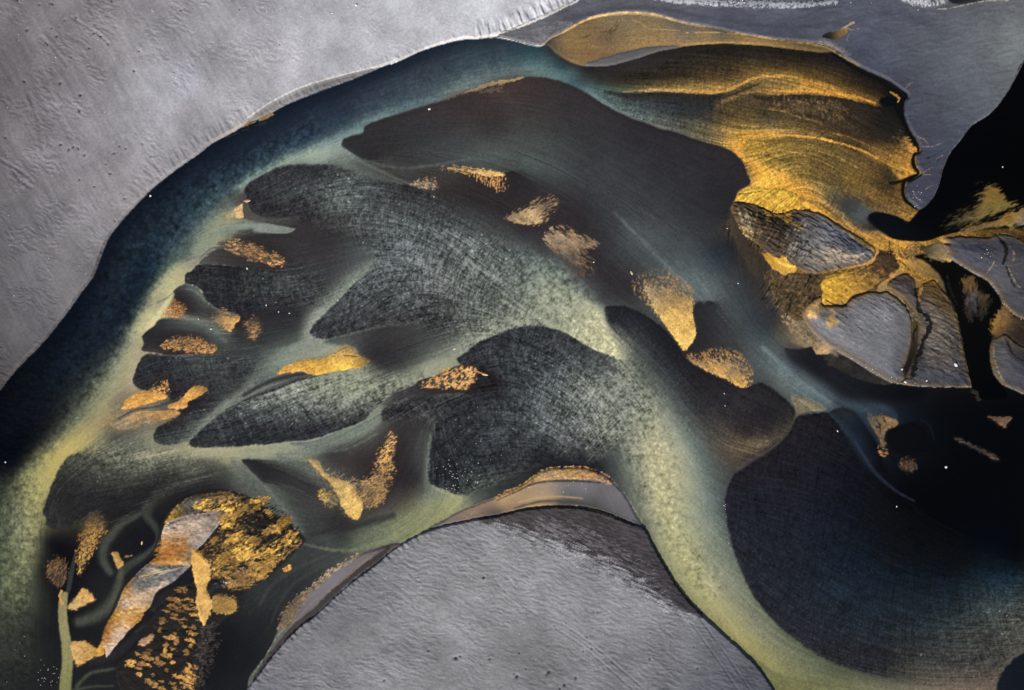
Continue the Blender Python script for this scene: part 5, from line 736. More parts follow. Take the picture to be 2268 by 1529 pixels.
# ------------------------------------------------------------ 9. south-west delta
stroke('330,1126,4 300,1144,11 270,1160,15 250,1182,17 232,1208,18 228,1240,18 244,1268,14', '66,69,60', f=.9, alpha=.95)
stroke('440,1062,14 400,1070,26 360,1092,24 335,1114,20 326,1142,17', '58,59,54', f=1, alpha=.85)
stroke('325,1120,16 324,1142,14 342,1166,13 351,1188,10 344,1212,12 318,1233,14 284,1254,15 266,1276,13', '58,61,55', f=.8, alpha=.95)
stroke('268,1250,7 264,1290,16 248,1332,21 218,1362,24 175,1378,20', '72,76,62', f=.95, alpha=.9)
stroke('168,1222,4 162,1250,7 156,1280,8 150,1312,7', '46,48,45', f=.7, lab=ID('shoal_sliver'))
stroke('380,1335,2 368,1350,6 340,1372,12 312,1396,14 290,1422,14 262,1444,15 232,1458,15 200,1468,10', '40,39,40', f=.8, alpha=.9)
stroke('352,1348,1 346,1362,3 330,1380,3 300,1400,3', '62,60,58', f=1, alpha=.7)
stroke('170,1520,8 200,1492,8 240,1484,7 262,1480,5', '74,76,62', f=1, alpha=.85)
stroke('262,1482,8 300,1494,9 340,1508,8 400,1515,6', '40,42,38', f=1, alpha=.8)
stroke('160,1530,8 200,1522,6 250,1520,4', '70,72,62', f=1, alpha=.8)
ochre('ochre_leaf_rust', '172,1255,4 176,1210,6 186,1165,6 205,1140,6 225,1150,5 232,1172,5 222,1192,4 205,1222,3 190,1250,3 176,1276,1.5', '185,1160:80,58,32 195,1190:140,100,46 210,1175:160,114,50 185,1230:170,124,56 220,1165:110,80,40', k=1.2, fill=.2, ang=-55, sc=2.8, st=1.6)
ochre('ochre_bud_rust', '104,1268,5 112,1242,5 135,1236,6 148,1256,5 145,1285,4 130,1302,3 115,1290,4', '125,1260:104,74,40 130,1285:84,60,34', k=1.3, fill=.3, ang=-60, sc=2.6)
stroke('143,1546,17 146,1500,16 149,1470,15 147,1430,14 141,1390,13 138,1355,12 140,1330,11 144,1318,8', '140,1330:130,122,80 140,1380:122,120,80 148,1450:122,121,78 144,1530:106,106,64', f=.35, jag=.8, lab=ID('silt_stem'), g=.4)
ochre('ochre_bloom', '150,1345,4 162,1330,3 172,1318,2 182,1304,1.6 198,1312,3 208,1328,3 196,1336,3 180,1344,3 166,1352,3', '165,1335:176,140,82 185,1322:206,152,78', k=.35, ang=30, sc=3)
stroke('136,1310,5 132,1322,4 138,1338,6', '180,140,84', f=.9, k=.3)
ochre('ochre_heel', '156,1424,2 172,1422,2 188,1421,2 200,1428,2 214,1436,1.5 226,1424,1.3 231,1432,1.3 229,1450,1.3 212,1456,3 190,1466,4 176,1474,4 165,1466,3', '175,1440:190,142,80 200,1445:186,138,66 224,1438:180,126,46', k=.35, ang=-20, sc=3)
ochre('ochre_islet', '246,1225,1.3 258,1223,1.3 268,1240,1.5 274,1250,2 266,1258,1.5 262,1262,1.3 252,1240,1.5', '180,134,70', k=.3)
stroke('275,1235,3 290,1230,4', '110,92,54', f=1, k=1.4)
area('356,1160,5 392,1112,4 440,1090,4 500,1086,4 560,1106,4 640,1168,4 676,1196,3 650,1226,4 590,1284,4 548,1306,6 528,1350,6 500,1368,6 470,1400,8 450,1470,10 430,1545,10 280,1545,8 255,1480,5 300,1430,6 345,1350,6 420,1290,6 430,1230,5 380,1200,8 352,1190,5', '20,17,15', g=1.2, alpha=.9, lab=ID('ochre_crust_north'), h=(.06, 6), wet=.8)
ochre('ochre_crust_north', '367,1160,2 376,1140,1.5 392,1120,1.5 410,1108,1.5 435,1098,1.5 452,1095,1.4 470,1092,1.4 493,1090,1.4 520,1090,1.4 536,1098,1.5 560,1110,2 585,1136,3 600,1144,5 612,1156,3 632,1168,2 655,1184,1.6 669,1197,1.3 662,1210,1.4 652,1217,1.4 640,1228,1.4 612,1250,1.5 600,1262,1.5 584,1279,1.5 565,1278,4 556,1292,2 530,1300,4 490,1290,6 466,1260,5 430,1225,3 455,1205,2 470,1180,2 500,1150,2 500,1134,2 460,1136,4 410,1148,3',
 '385,1135:167,122,52 420,1118:93,85,74 450,1105:89,72,52 490,1100:126,93,52 500,1125:174,128,58 540,1112:111,83,50 570,1150:83,63,37 560,1180:120,89,43 600,1170:55,44,29 640,1195:120,87,50 600,1220:120,89,43 540,1230:172,126,52 500,1220:130,96,45 470,1230:111,81,41 560,1260:119,85,41 590,1265:130,94,45 480,1180:120,91,43 520,1150:139,102,49 500,1260:102,74,39 520,1200:111,83,41 410,1140:65,55,43', k=.75, ang=-20, sc=3.4, st=1.8, jag=2.5, g=1.7, h=(.22, 8), seed=2)
area('450,1130,10 560,1110,8 660,1190,8 600,1250,8 500,1270,8 440,1240,8', '16,14,12', k=1.5, fill=.18, ang=-25, sc=3., st=2.2, alpha=.8, seed=5)
area('470,1240,6 520,1216,5 580,1232,5 600,1256,5 560,1290,6 500,1300,6 470,1290,5', '150,110,50', k=1.2, fill=.16, ang=-25, sc=3.6, st=2, g=1.5, seed=2)
for (x, y, rx, ry) in ((500, 1125, 26, 10), (540, 1225, 24, 16), (505, 1160, 16, 8), (600, 1222, 22, 10), (560, 1196, 14, 7), (452, 1118, 16, 7), (630, 1200, 20, 9)):
    area(f'{x-rx},{y+2},6 {x},{y-ry},5 {x+rx},{y-2},6 {x+3},{y+ry},5', '196,146,60', k=.9, fill=.05, ang=-25, sc=3.4, seed=int(x), jag=2)
area('560,1140,6 600,1150,6 640,1180,6 600,1190,8 560,1170,8', '16,14,12', k=1.3, ang=-30, sc=3.4, st=2.5, alpha=.8, seed=3)
ochre('sand_ridge_upper', '357,1187,1.3 362,1172,1.5 367,1160,1.5 385,1150,3 408,1143,2 435,1140,2 459,1136,2 485,1132,2 503,1136,1.5 498,1146,1.3 488,1156,1.3 475,1172,1.3 462,1188,1.3 452,1203,1.3 440,1214,1.5 430,1221,1.5 424,1238,1.5 422,1254,1.5 400,1252,2 365,1252,2 330,1248,2 345,1235,2 355,1210,1.5',
 '370,1175:190,162,136 400,1155:170,150,132 440,1150:184,162,140 480,1145:150,134,122 450,1180:170,150,134 420,1190:184,158,130 390,1215:172,116,50 360,1215:178,130,72 345,1240:150,98,36 400,1240:190,150,92 420,1215:140,126,110 430,1205:150,136,124', k=.25, ang=0, sc=3, h=(.3, 10), wet=0., g=1.3)
area('370,1165,4 380,1158,4 400,1160,4 390,1170,5 372,1174,4', '96,94,94', k=1.3, ang=0, sc=3, st=3, alpha=.8)
area('355,1212,6 400,1200,8 420,1214,8 400,1238,6 350,1240,5', '150,94,34', k=1.1, ang=-15, sc=4, st=3, alpha=.8, seed=4)
ochre('sand_ridge_lower', '330,1250,2 365,1252,2 400,1253,1.5 421,1254,1.5 408,1266,1.3 398,1275,1.3 385,1288,2 370,1298,1.5 352,1308,1.3 344,1316,1.3 338,1330,1.3 334,1342,1.3 318,1358,1.5 312,1372,1.5 298,1384,1.5 284,1398,1.5 270,1415,1.3 255,1432,1.3 235,1456,1 232,1440,1.3 224,1427,1.3 226,1408,1.3 230,1392,1.3 240,1374,1.5 252,1356,1.5 262,1336,1.5 270,1312,1.5 280,1296,1.5 297,1278,1.5 312,1262,1.5',
 '320,1258:120,116,110 350,1268:186,166,134 390,1262:120,116,112 370,1284:150,138,124 320,1280:160,140,100 300,1290:96,94,92 340,1300:170,146,120 310,1330:182,154,124 280,1310:170,126,70 270,1340:150,138,124 262,1360:180,130,52 290,1356:190,150,96 300,1370:168,120,50 270,1390:190,158,126 240,1390:160,106,42 235,1410:150,98,38 255,1410:190,160,130 240,1440:176,152,128', k=.25, ang=-30, sc=3, h=(.3, 10), wet=0., g=1.3)
area('300,1290,4 345,1272,4 400,1262,3 380,1284,5 330,1300,5 300,1302,4', '92,92,94', k=.9, ang=-25, sc=3, st=4, alpha=.85)
stroke('296,1282,3 282,1300,3.5 272,1326,3.5 262,1345,3', '176,118,48', f=.9, k=.6)
stroke('262,1352,2 300,1350,4 330,1346,2', '178,126,44', f=1, k=.4)
stroke('318,1362,4 300,1380,5 290,1388,3', '170,116,40', f=1, k=.5)
stroke('420,1254,1.4 380,1262,2 340,1270,2 300,1280,1.5', '206,182,140', f=1, k=.4)
stroke('503,1136,1 480,1166,1.4 455,1198,1.4 438,1214,1.2', '180,176,172', f=.8)
for q in ('520,1118,2 540,1150,4 575,1168,5 620,1178,4','470,1186,2 500,1192,4 545,1180,4 580,1190,3','480,1262,3 520,1250,4 560,1240,4 600,1240,3','590,1140,3 610,1165,5 600,1190,5 570,1212,4','500,1262,4 540,1256,6 580,1268,5'):
    stroke(q, '22,20,19', f=.9, alpha=.8, jag=4, k=.5, ang=-25, sc=3)
stroke('352,1186,3 340,1220,4 312,1250,4 286,1280,5 266,1312,5 250,1352,5 232,1388,4 224,1420,3', '30,30,29', f=1, alpha=.8)
r9 = np.random.RandomState(31)
for q_ in range(46):      # loose clumps of iron crust, large and small, bright and dull
    y = 1104 + 172 * r9.rand(); lo = 505 if y < 1140 else 462 + 20 * abs(math.sin(y)); hi = 575 + 95 * math.sin(min(max((y - 1100) / 190, 0), 1) * 2.4 + .2)
    x = lo + (hi - lo - 10) * r9.rand(); a = 5 + 17 * r9.rand() ** 2; b = a * (.35 + .4 * r9.rand()); g_ = .55 + .5 * r9.rand(); th = math.radians(-12 - 35 * r9.rand())
    P = ' '.join(f'{x + a * u * math.cos(th) - b * v * math.sin(th):.1f},{y + a * u * math.sin(th) + b * v * math.cos(th):.1f},2.6' for u, v in ((-1, .2), (-.4, -.8), (.3, -.6), (1, -.3), (.7, .5), (-.1, 1)))
    area(P, f'{204 * g_:.0f},{148 * g_:.0f},{64 * g_:.0f}', k=1., fill=.05, ang=-25, sc=3, seed=q_, jag=3, wet=.7, g=1.4, alpha=.9)
# dark shoal in the middle of the delta
shoal('shoal_delta', '450,1284,1.5 430,1278,2 412,1288,2 390,1290,2 370,1298,2 352,1308,2 343,1318,2 338,1334,2 332,1350,2 340,1356,4 362,1344,3 390,1322,3 405,1306,3 432,1296,2', '360,1320:24,23,26 420,1286:22,22,24')
shoal('shoal_delta_right', '456,1300,1.3 470,1284,3 500,1276,4 540,1250,8 545,1256,6 520,1282,3 490,1302,2 462,1314,1.4', '480,1294:26,26,28 520,1268:26,26,27')
area('385,1330,4 405,1308,4 430,1300,4 440,1330,4 450,1360,5 438,1390,5 400,1394,6 350,1396,6 336,1384,5 360,1360,5', '30,25,19', alpha=.8, lab=ID('ochre_ripple_field'), g=1.4, h=(.1, 5))
area('320,1416,4 345,1398,5 430,1394,5 436,1410,6 430,1460,6 412,1529,6 400,1580,6 330,1560,6 270,1500,4 260,1478,3 290,1450,4 300,1438,3', '22,19,16', alpha=.8, lab=ID('ochre_scatter'), g=1.4, h=(.1, 5))
for r_i, (y, xa, xb, n) in enumerate(((1312, 398, 430, 3), (1320, 392, 436, 3), (1329, 384, 440, 4), (1338, 374, 444, 5), (1347, 364, 446, 5), (1356, 354, 446, 6), (1366, 344, 444, 6), (1376, 338, 440, 6), (1386, 346, 436, 5), (1397, 352, 432, 4))):
    blob_row(y, xa, xb, n, 14, 10, 2.6, .78, 10 + r_i)
for r_i, (y, xa, xb, n) in enumerate(((1410, 340, 430, 4), (1424, 322, 430, 4), (1440, 312, 430, 4), (1452, 292, 380, 4), (1462, 280, 430, 5), (1472, 266, 340, 4), (1482, 266, 430, 6), (1496, 300, 424, 5), (1510, 320, 418, 4), (1524, 330, 412, 4))):
    blob_row(y, xa, xb, n, 10, 9, 4.6, .95, 40 + r_i)
ochre('ochre_leaf_pink', '306,1426,2 320,1412,2 342,1406,2 336,1418,2 318,1430,2', '176,130,88', k=.6)
area('404,1500,4 420,1470,4 436,1480,4 430,1529,5 405,1545,5', '176,124,60', k=1.3, fill=.4, ang=30, sc=3.4, lab=ID('ochre_scatter'))
ochre('ochre_block', '470,1326,2 484,1318,3 520,1326,3 526,1342,2 514,1360,2 495,1360,2 472,1354,2', '490,1340:140,104,50 515,1340:160,118,54', k=.7, ang=15, sc=3, st=2)
area('500,1275,4 540,1262,4 560,1280,4 556,1292,4 530,1300,5 510,1296,5', '130,96,52', k=1.3, ang=30, sc=3, st=3)
area('440,1410,8 470,1380,8 480,1440,8 450,1500,8 440,1529,8', '70,60,52', k=1.6, fill=.5, ang=0, sc=2.2, st=3, alpha=.8)
ochre('ochre_column', '425,1222,1.4 436,1217,1.4 446,1220,1.5 455,1232,1.5 460,1245,1.3 465,1262,1.3 466,1280,1.5 460,1292,1.5 456,1305,1.3 464,1318,1.3 469,1335,1.3 468,1352,1.3 462,1368,1.4 452,1386,1.4 446,1378,2 438,1350,2 434,1325,2 436,1300,2 430,1282,2 425,1255,1.5', '440,1235:190,138,66 445,1265:212,158,80 450,1330:212,158,80 452,1370:200,150,78 440,1290:200,148,74', k=.2, jag=3, h=(.14, 6), g=.7)
# ------------------------------------------------------------ 10. grain of the water and sand
ISO = rs.randn(NY, NX).astype(np.float32)
ISO = (ISO + np.roll(ISO, 1, 0) + np.roll(ISO, 1, 1) + np.roll(np.roll(ISO, 1, 0), 1, 1)) / 2
wx = (fbm(GX / 40, GY / 40, 2, 2) - .5) * 26; wy = (fbm(GX / 40, GY / 40, 4, 2) - .5) * 26
def billow(sc, seed):
    s = 0; a = 1; t = 0; x = (GX + wx) / sc; y = (GY + wy) / sc
    for o in range(3):
        s = s + a * np.abs(2 * vnoise(x, y, seed + o) - 1); t += a; a *= .6; x = x * 2.1 + 5; y = y * 2.1 + 3
    return s / t
def puffs(sc, seed):   # rounded boils: distance to scattered centres
    x = (GX + wx * .35) / sc; y = (GY + wy * .35) / sc
    xi = np.floor(x).astype(np.int32); yi = np.floor(y).astype(np.int32); best = np.full(x.shape, 9., np.float32)
    for dy in (-1, 0, 1):
        for dx in (-1, 0, 1):
            cx = (xi + dx) & 255; cy = (yi + dy) & 255
            px = xi + dx + LAT[seed % 6][cy, cx]; py = yi + dy + LAT[(seed + 1) % 6][cy, cx]
            best = np.minimum(best, (x - px) ** 2 + (y - py) ** 2)
    return 1 - np.sqrt(best)
BL = .75 * puffs(13, 0) + .5 * puffs(7.5, 2) + 1.1 * fbm(GX / 13, GY / 13, 3, 3); BL = (BL - BL.mean()) / BL.std()
B2 = billow(8, 3); B2 = (B2 - B2.mean()) / B2.std()
PATCH = fbm(GX / 55, GY / 55, 1, 3); PATCH = (PATCH - PATCH.mean()) / PATCH.std()
def ridge_(n): n = (n - n.mean()) / n.std(); return np.sign(n) * np.abs(n) ** .8
m = GRA * (.05 * L_ALONG + .06 * ISO) + .02 * PATCH + .02 * L_LONG
WEA *= 1 - .75 * BIL
m = m + WEA * (.075 * L_ALONG + .075 * L_CROSS + .065 * ISO + .05 * B2 + .05 * BL)
m = m + BIL * ((.1 + .03 * (GX < 700) * (GY < 900)) * BL + .03 * ISO)
m = m * (.25 + .75 * WET)
# fans of ripples spreading from the mouth of each shoal
for key, fx, fy, amp in (('shoal_navy', 2030, 1090, .75), ('shoal_eye', 1390, 690, 1.), ('shoal_wide', 1400, 830, 1.), ('shoal_long', 1010, 760, .9), ('shoal_leaf', 1000, 560, .7), ('shoal_fan', 800, 560, .8), ('shoal_pod_lower', 640, 760, .7)):
    on = (LAB == ID(key)) * (1 - .8 * BIL)
    rr = np.hypot(GX - fx, GY - fy) + .4 * wx; th = np.arctan2(GY - fy, GX - fx)
    arcs = ridge_(fbm(rr / 5.5, th * 5, 2, 2)); rays = ridge_(fbm(th * 46, rr / 110, 4, 2))
    m = m + on * amp * (.065 * arcs + .05 * rays)
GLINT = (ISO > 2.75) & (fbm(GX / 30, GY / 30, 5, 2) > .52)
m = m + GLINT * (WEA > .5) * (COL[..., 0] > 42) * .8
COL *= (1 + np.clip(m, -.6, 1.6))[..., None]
# silt is a little greyer than the colours read off the image; iron a little yellower
WATERY = (WET > .9).astype(np.float32)
isO = np.isin(LAB, [ID(k) for k in list(IDS) if k.startswith('ochre')]).astype(np.float32)
lum = (COL * np.array([.3, .59, .11], np.float32)).sum(-1)
nat = WATERY * (1 - isO)
sat = 1 - nat * (.10 - .10 * sst(90, 140, lum)) - .03 * isO * (LAB != ID('ochre_shallows')) * (LAB != ID('ochre_terrace'))
COL = lum[..., None] + (COL - lum[..., None]) * sat[..., None]
milk = nat * sst(80, 150, lum)
COL[..., 1] *= 1 - .04 * milk; COL[..., 2] *= 1 - .015 * milk
COL *= (1 + nat * .09 * sst(78, 120, lum))[..., None]
COL *= (1 + nat * .05 * sst(16, 45, lum) * (1 - sst(95, 150, lum)))[..., None]
COL[..., 1] *= 1 + .02 * isO
shal = np.isin(LAB, [ID('ochre_shallows'), ID('ochre_terrace'), ID('ochre_junction')]) | ((LAB == ID('river')) & (GX > 1330) & (GY < 560) & (GX - GY * .3 > 1330) & (COL[..., 0] > COL[..., 2] * 1.25))
shal = shal.astype(np.float32)[..., None]
COL = COL * (1 - shal) + shal * 104 * (COL / 104) ** 1.1
sl = (COL * np.array([.3, .59, .11], np.float32)).sum(-1)[..., None]; COL = COL + shal * .1 * (sl - COL)
lum = (COL * np.array([.3, .59, .11], np.float32)).sum(-1)
cw = (nat * sst(24, 42, lum) * (1 - sst(140, 180, lum)))[..., None]
COL = COL * (1 - cw + cw * (np.maximum(lum, 1)[..., None] / 78) ** .13)
blue = nat * (sst(1480, 1620, GX) * (1 - sst(880, 940, GY)) * sst(540, 640, GY) * .45 + sst(1900, 2000, GX) * sst(1180, 1240, GY) * .3)
lum = (COL * np.array([.3, .59, .11], np.float32)).sum(-1)[..., None]
COL = COL + (lum - COL) * blue[..., None]
dep = (isO * (1 - shal[..., 0]))[..., None]
COL = COL * (1 - dep * np.array([-.04, -.06, -.16], np.float32))
COL *= (1 + shal[..., 0] * (.07 * L_ALONG + .05 * L_CROSS + .06 * ISO + .05 * L_LONG))[..., None]
# ------------------------------------------------------------ 11. relief
DRY = 1 - WET
H = HGT
big = fbm(GX / 90, GY / 90, 2, 3) - .5
H += DRY * (.25 * big)
land = lambda k: (LAB == ID(k)).astype(np.float32)
west = land('sand_flat_west'); south = land('sand_flat_south'); east = land('sand_flat_east')
isl = sum(land(k) for k in ('island_upper', 'island_middle', 'island_streaked', 'island_east', 'island_corner', 'sand_ridge_upper', 'sand_ridge_lower'))
# wind streaks and ripple fields of the western flat
far = sst(1050, 250, GX + .6 * GY)
def ridge(n): return np.sign(n) * np.abs(n * 2) ** .75 * .5
H += west * far * .06 * (streak(GX, GY, 62, 14, 7, 1) - .5)
rip = ridge(streak(GX + wx, GY + wy, 28, 3.6, 3.5, 2) - .5)
H += west * (.012 + .085 * (.25 + .75 * far) * sst(.45, .65, fbm(GX / 60, GY / 60, 4, 2))) * rip
H += (west + south + east * .6) * .003 * ISO
COL *= (1 + (west + south + east + isl) * (.022 * ISO + .035 * PATCH + .01 * np.clip(fbm(GX / 160, GY / 160, 3, 3) * 8 - 4, -1.5, 1.5)))[..., None]
for p in ((0, 350, 90, 420), (30, 380, 70, 415), (65, 205, 95, 330), (70, 210, 100, 340), (5, 300, 30, 360), (90, 20, 85, 0), (115, 5, 140, 40)):
    pass
# scour pits
PITS = '63,68,5 108,100,4 104,96,3 180,212,5 178,246,5 136,186,5 56,182,5 545,136,3 200,108,4 310,115,3 134,60,3 146,46,3 170,40,4 190,66,3 210,76,4 226,82,3 242,98,4 128,82,4 117,64,3 90,12,4 118,10,4 41,2,4 160,128,3 198,148,3 299,158,4 137,321,5 155,332,5 165,326,4 176,330,4 189,344,4 255,340,4 268,325,3 281,330,3 318,320,3 336,348,4 178,398,4 211,414,4 246,385,4 237,364,3 278,440,4 257,490,3 15,306,4 402,24,4 533,22,3 250,4,3 620,100,2 1145,1497,7 1215,1488,7 1275,1500,6 1310,1435,4 1300,1410,3 1438,1457,4 1545,1480,4 1536,1431,3 1440,1400,2 1150,1445,3 1292,1440,3 852,1505,5 1010,1456,7 1020,1452,5 1085,1458,4 1072,1278,4 1140,1490,3 1165,1480,3 950,1440,3 1250,1515,5 1240,1525,5'
for q in PITS.split():
    x, y, r = (float(v) for v in q.split(','))
    w = window(x - 34, x + 34, y - 34, y + 34); sl = (slice(w[2], w[3]), slice(w[0], w[1]))
    X = GX[sl] - x; Y = GY[sl] - y
    wob = .25 + 1.5 * fbm(GX[sl] / 5 + x, GY[sl] / 5, 3, 2) ** 1.5
    th = rs.rand() * 3.14; ce, se = math.cos(th), math.sin(th); el = 1 + 1.2 * rs.rand()
    d2 = ((X * ce + Y * se) ** 2 / el + (Y * ce - X * se) ** 2 * el) / (r * r * .42) / wob
    pit = np.exp(-d2)
    H[sl] += -.3 * pit + .05 * np.exp(-((X - .8 * r) ** 2 + (Y + 1.2 * r) ** 2 * .5) / (2.6 * r) ** 2)
    COL[sl] *= (1 - .5 * sst(.2, .9, pit))[..., None]        # colour darkened towards the pit bottom
# banks combed by small gullies running down to the water
w, sd, T, ins = NW; sl = (slice(w[2], w[3]), slice(w[0], w[1]))
X = GX[sl]; Y = GY[sl]
reach = np.where(X > 1050, 46., np.where(X > 860, 14., np.where(X > 560, 26., 52.)))
amp = np.where(X > 1050, .42, np.where(X > 860, .22, np.where(X > 560, .16, .17))) * sst(200, 420, X)
comb = fbm(T / 5.2, sd / 26 + T * .02, 1, 2) - .5
H[sl] += west[sl] * amp * comb * sst(1, 7, sd) * (1 - sst(reach * .5, reach, sd)) * 1.6
w, sd, T, ins = SB; sl = (slice(w[2], w[3]), slice(w[0], w[1]))
X = GX[sl]; Y = GY[sl]
comb = fbm(T / 7, sd / 18, 2, 2) - .5
nwside = sst(1020, 900, X)
H[sl] += south[sl] * .5 * comb * sst(0, 3, sd) * (1 - sst(8, 22, sd)) * nwside
# ripples of the southern flat: long, wavy, closer at the top
r1 = ridge(streak(GX + wx * .7, GY + wy * .7, 17, 2.8, 4.5, 3) - .5)
r2 = ridge(streak(GX + wx * .7, GY + wy * .7, 24, 7, 3., 5) - .5)
top = sst(1420, 1180, GY - .18 * (GX - 900))
lim = sst(.3, .6, fbm(GX / 60, GY / 60, 5, 2))
H += south * (.035 + .05 * top + .045 * lim * (1 - top)) * r1 + south * .035 * r2 * (.1 + lim)
H += south * (1 - top) * .13 * (fbm(GX / 22, GY / 17, 0, 3) - .5)
# drainage and stain on the eastern islands: brown margins, pale lee of each small rill
for Bk, key, vein in ((I1, 'island_upper', .75), (I2, 'island_middle', .22), (I3, 'island_streaked', .6), (I4, 'island_east', .25), (I5, 'island_corner', .4)):
    w, sd, T, ins = Bk; sl = (slice(w[2], w[3]), slice(w[0], w[1])); X = GX[sl]; Y = GY[sl]
    on = land(key)[sl]
    a_ = on * (1 - sst(2, 15, sd + 10 * (fbm(X / 9, Y / 9, 2, 3) - .5))) * .6
    COL[sl] = COL[sl] * (1 - a_[..., None]) + np.array([98, 78, 50], np.float32) * a_[..., None]
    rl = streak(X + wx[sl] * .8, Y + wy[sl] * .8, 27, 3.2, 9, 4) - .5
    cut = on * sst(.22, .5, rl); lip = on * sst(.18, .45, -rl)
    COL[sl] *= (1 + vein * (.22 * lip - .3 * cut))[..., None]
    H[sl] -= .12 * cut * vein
rd = land('sand_ridge_upper') + land('sand_ridge_lower')
hat = streak(GX, GY, 8, 2.4, 3.2, 2) - .5
COL *= (1 + rd * (.16 * hat + .16 * (fbm(GX / 12, GY / 12, 4, 3) - .5)))[..., None]
H += rd * .05 * hat
# wheel tracks
def groove(path, depth, wd):
    S = spline([(p[0], p[1], wd) for p in pts(path)], False, 5)
    w = window(S[:, 0].min() - 12, S[:, 0].max() + 12, S[:, 1].min() - 12, S[:, 1].max() + 12)
    D, Q, T = dist_field(S, [(i, i + 1) for i in range(len(S) - 1)], 12, w)
    H[w[2]:w[3], w[0]:w[1]] += -depth * np.exp(-(D / wd) ** 2) + depth * .5 * np.exp(-((D - 2.2 * wd) / wd) ** 2)
for off in (0, 15):
    groove(f'{1245-off},{1380+off*.6} {1310-off},{1425+off*.6} {1372-off},{1478+off*.6} {1425-off},{1525+off*.6} {1480-off},{1590+off*.6}', .06, 1.8)
for off in (0, 22):
    groove(f'{1530+off},{1378-off*.3} {1560+off},{1420-off*.3} {1600+off},{1476-off*.3} {1636+off},{1530-off*.3} {1680+off},{1600-off*.3}', .06, 1.8)
groove('1100,1290 1150,1335 1200,1365 1245,1380', .04, 1.8)
groove('0,352 24,366 60,388 76,404', .08, 3); groove('30,380 52,404 72,416', .07, 3); groove('68,210 80,246 92,290 96,330', .07, 4)
groove('110,100 96,84 130,120 150,146', .07, 3); groove('160,40 196,62 226,82 244,100', .07, 2.5)
# eastern flat and islands
H += east * .05 * (streak(GX + wx, GY + wy, -12, 7, 3.5, 1) - .5)
fib = land('island_upper') * .2 + land('island_streaked') * .1 + (isl - land('island_upper') - land('island_streaked')) * .035
H += fib * ridge(streak(GX + wx * .5, GY + wy * .5, 28, 3.4, 5, 2) - .5) + isl * .05 * (fbm(GX / 8, GY / 8, 3, 2) - .5)
# crusted iron ground is lumpy; water carries a slight chop
crust = np.clip(GRA - 1.0, 0, 1) * (WET < .99)
H += crust * .6 * (fbm(GX / 7, GY / 7, 1, 3) - .5)
H += WATERY * ((.003 + .004 * WEA) * L_ALONG + .003 * WEA * L_CROSS + .02 * BIL * BL + .02 * (fbm(GX / 16, GY / 11, 4, 2) - .5))
ALBEDO = (.9, .9, .9)
# ------------------------------------------------------------ 12. materials
def make_material(name, rough, spec, grain, grain_scale, bump, metallic=0):
    m = bpy.data.materials.new(name); m.use_nodes = True
    n, l = m.node_tree.nodes, m.node_tree.links
    p = n['Principled BSDF']
    at = n.new('ShaderNodeAttribute'); at.attribute_name = 'tint'
    geo = n.new('ShaderNodeNewGeometry')
    nz = n.new('ShaderNodeTexNoise'); nz.inputs['Scale'].default_value = grain_scale; nz.inputs['Detail'].default_value = 3; nz.inputs['Roughness'].default_value = .65
    l.new(geo.outputs['Position'], nz.inputs['Vector'])
    mr = n.new('ShaderNodeMapRange'); mr.inputs['From Min'].default_value = .25; mr.inputs['From Max'].default_value = .75
    mr.inputs['To Min'].default_value = 1 - grain; mr.inputs['To Max'].default_value = 1 + grain
    l.new(nz.outputs['Fac'], mr.inputs['Value'])
    mul = n.new('ShaderNodeVectorMath'); mul.operation = 'SCALE'
    l.new(at.outputs['Color'], mul.inputs[0]); l.new(mr.outputs['Result'], mul.inputs['Scale'])
    l.new(mul.outputs['Vector'], p.inputs['Base Color'])
    p.inputs['Roughness'].default_value = rough; p.inputs['Specular IOR Level'].default_value = spec
    if bump:
        b = n.new('ShaderNodeBump'); b.inputs['Strength'].default_value = bump; b.inputs['Distance'].default_value = .05
        l.new(nz.outputs['Fac'], b.inputs['Height']); l.new(b.outputs['Normal'], p.inputs['Normal'])
    return m
MAT = {
    'water': make_material('silty_water', .18, .2, .10, 3.2, .25),
    'shoal': make_material('wet_black_sand', .35, .15, .16, 4.5, .35),
    'sand': make_material('dry_grey_sand', .7, .25, .05, 4.0, .2),
    'ochre': make_material('iron_ochre', .8, .15, .22, 3.5, .6),
    'black': make_material('black_water', .12, .1, .1, 3.0, .2),
}
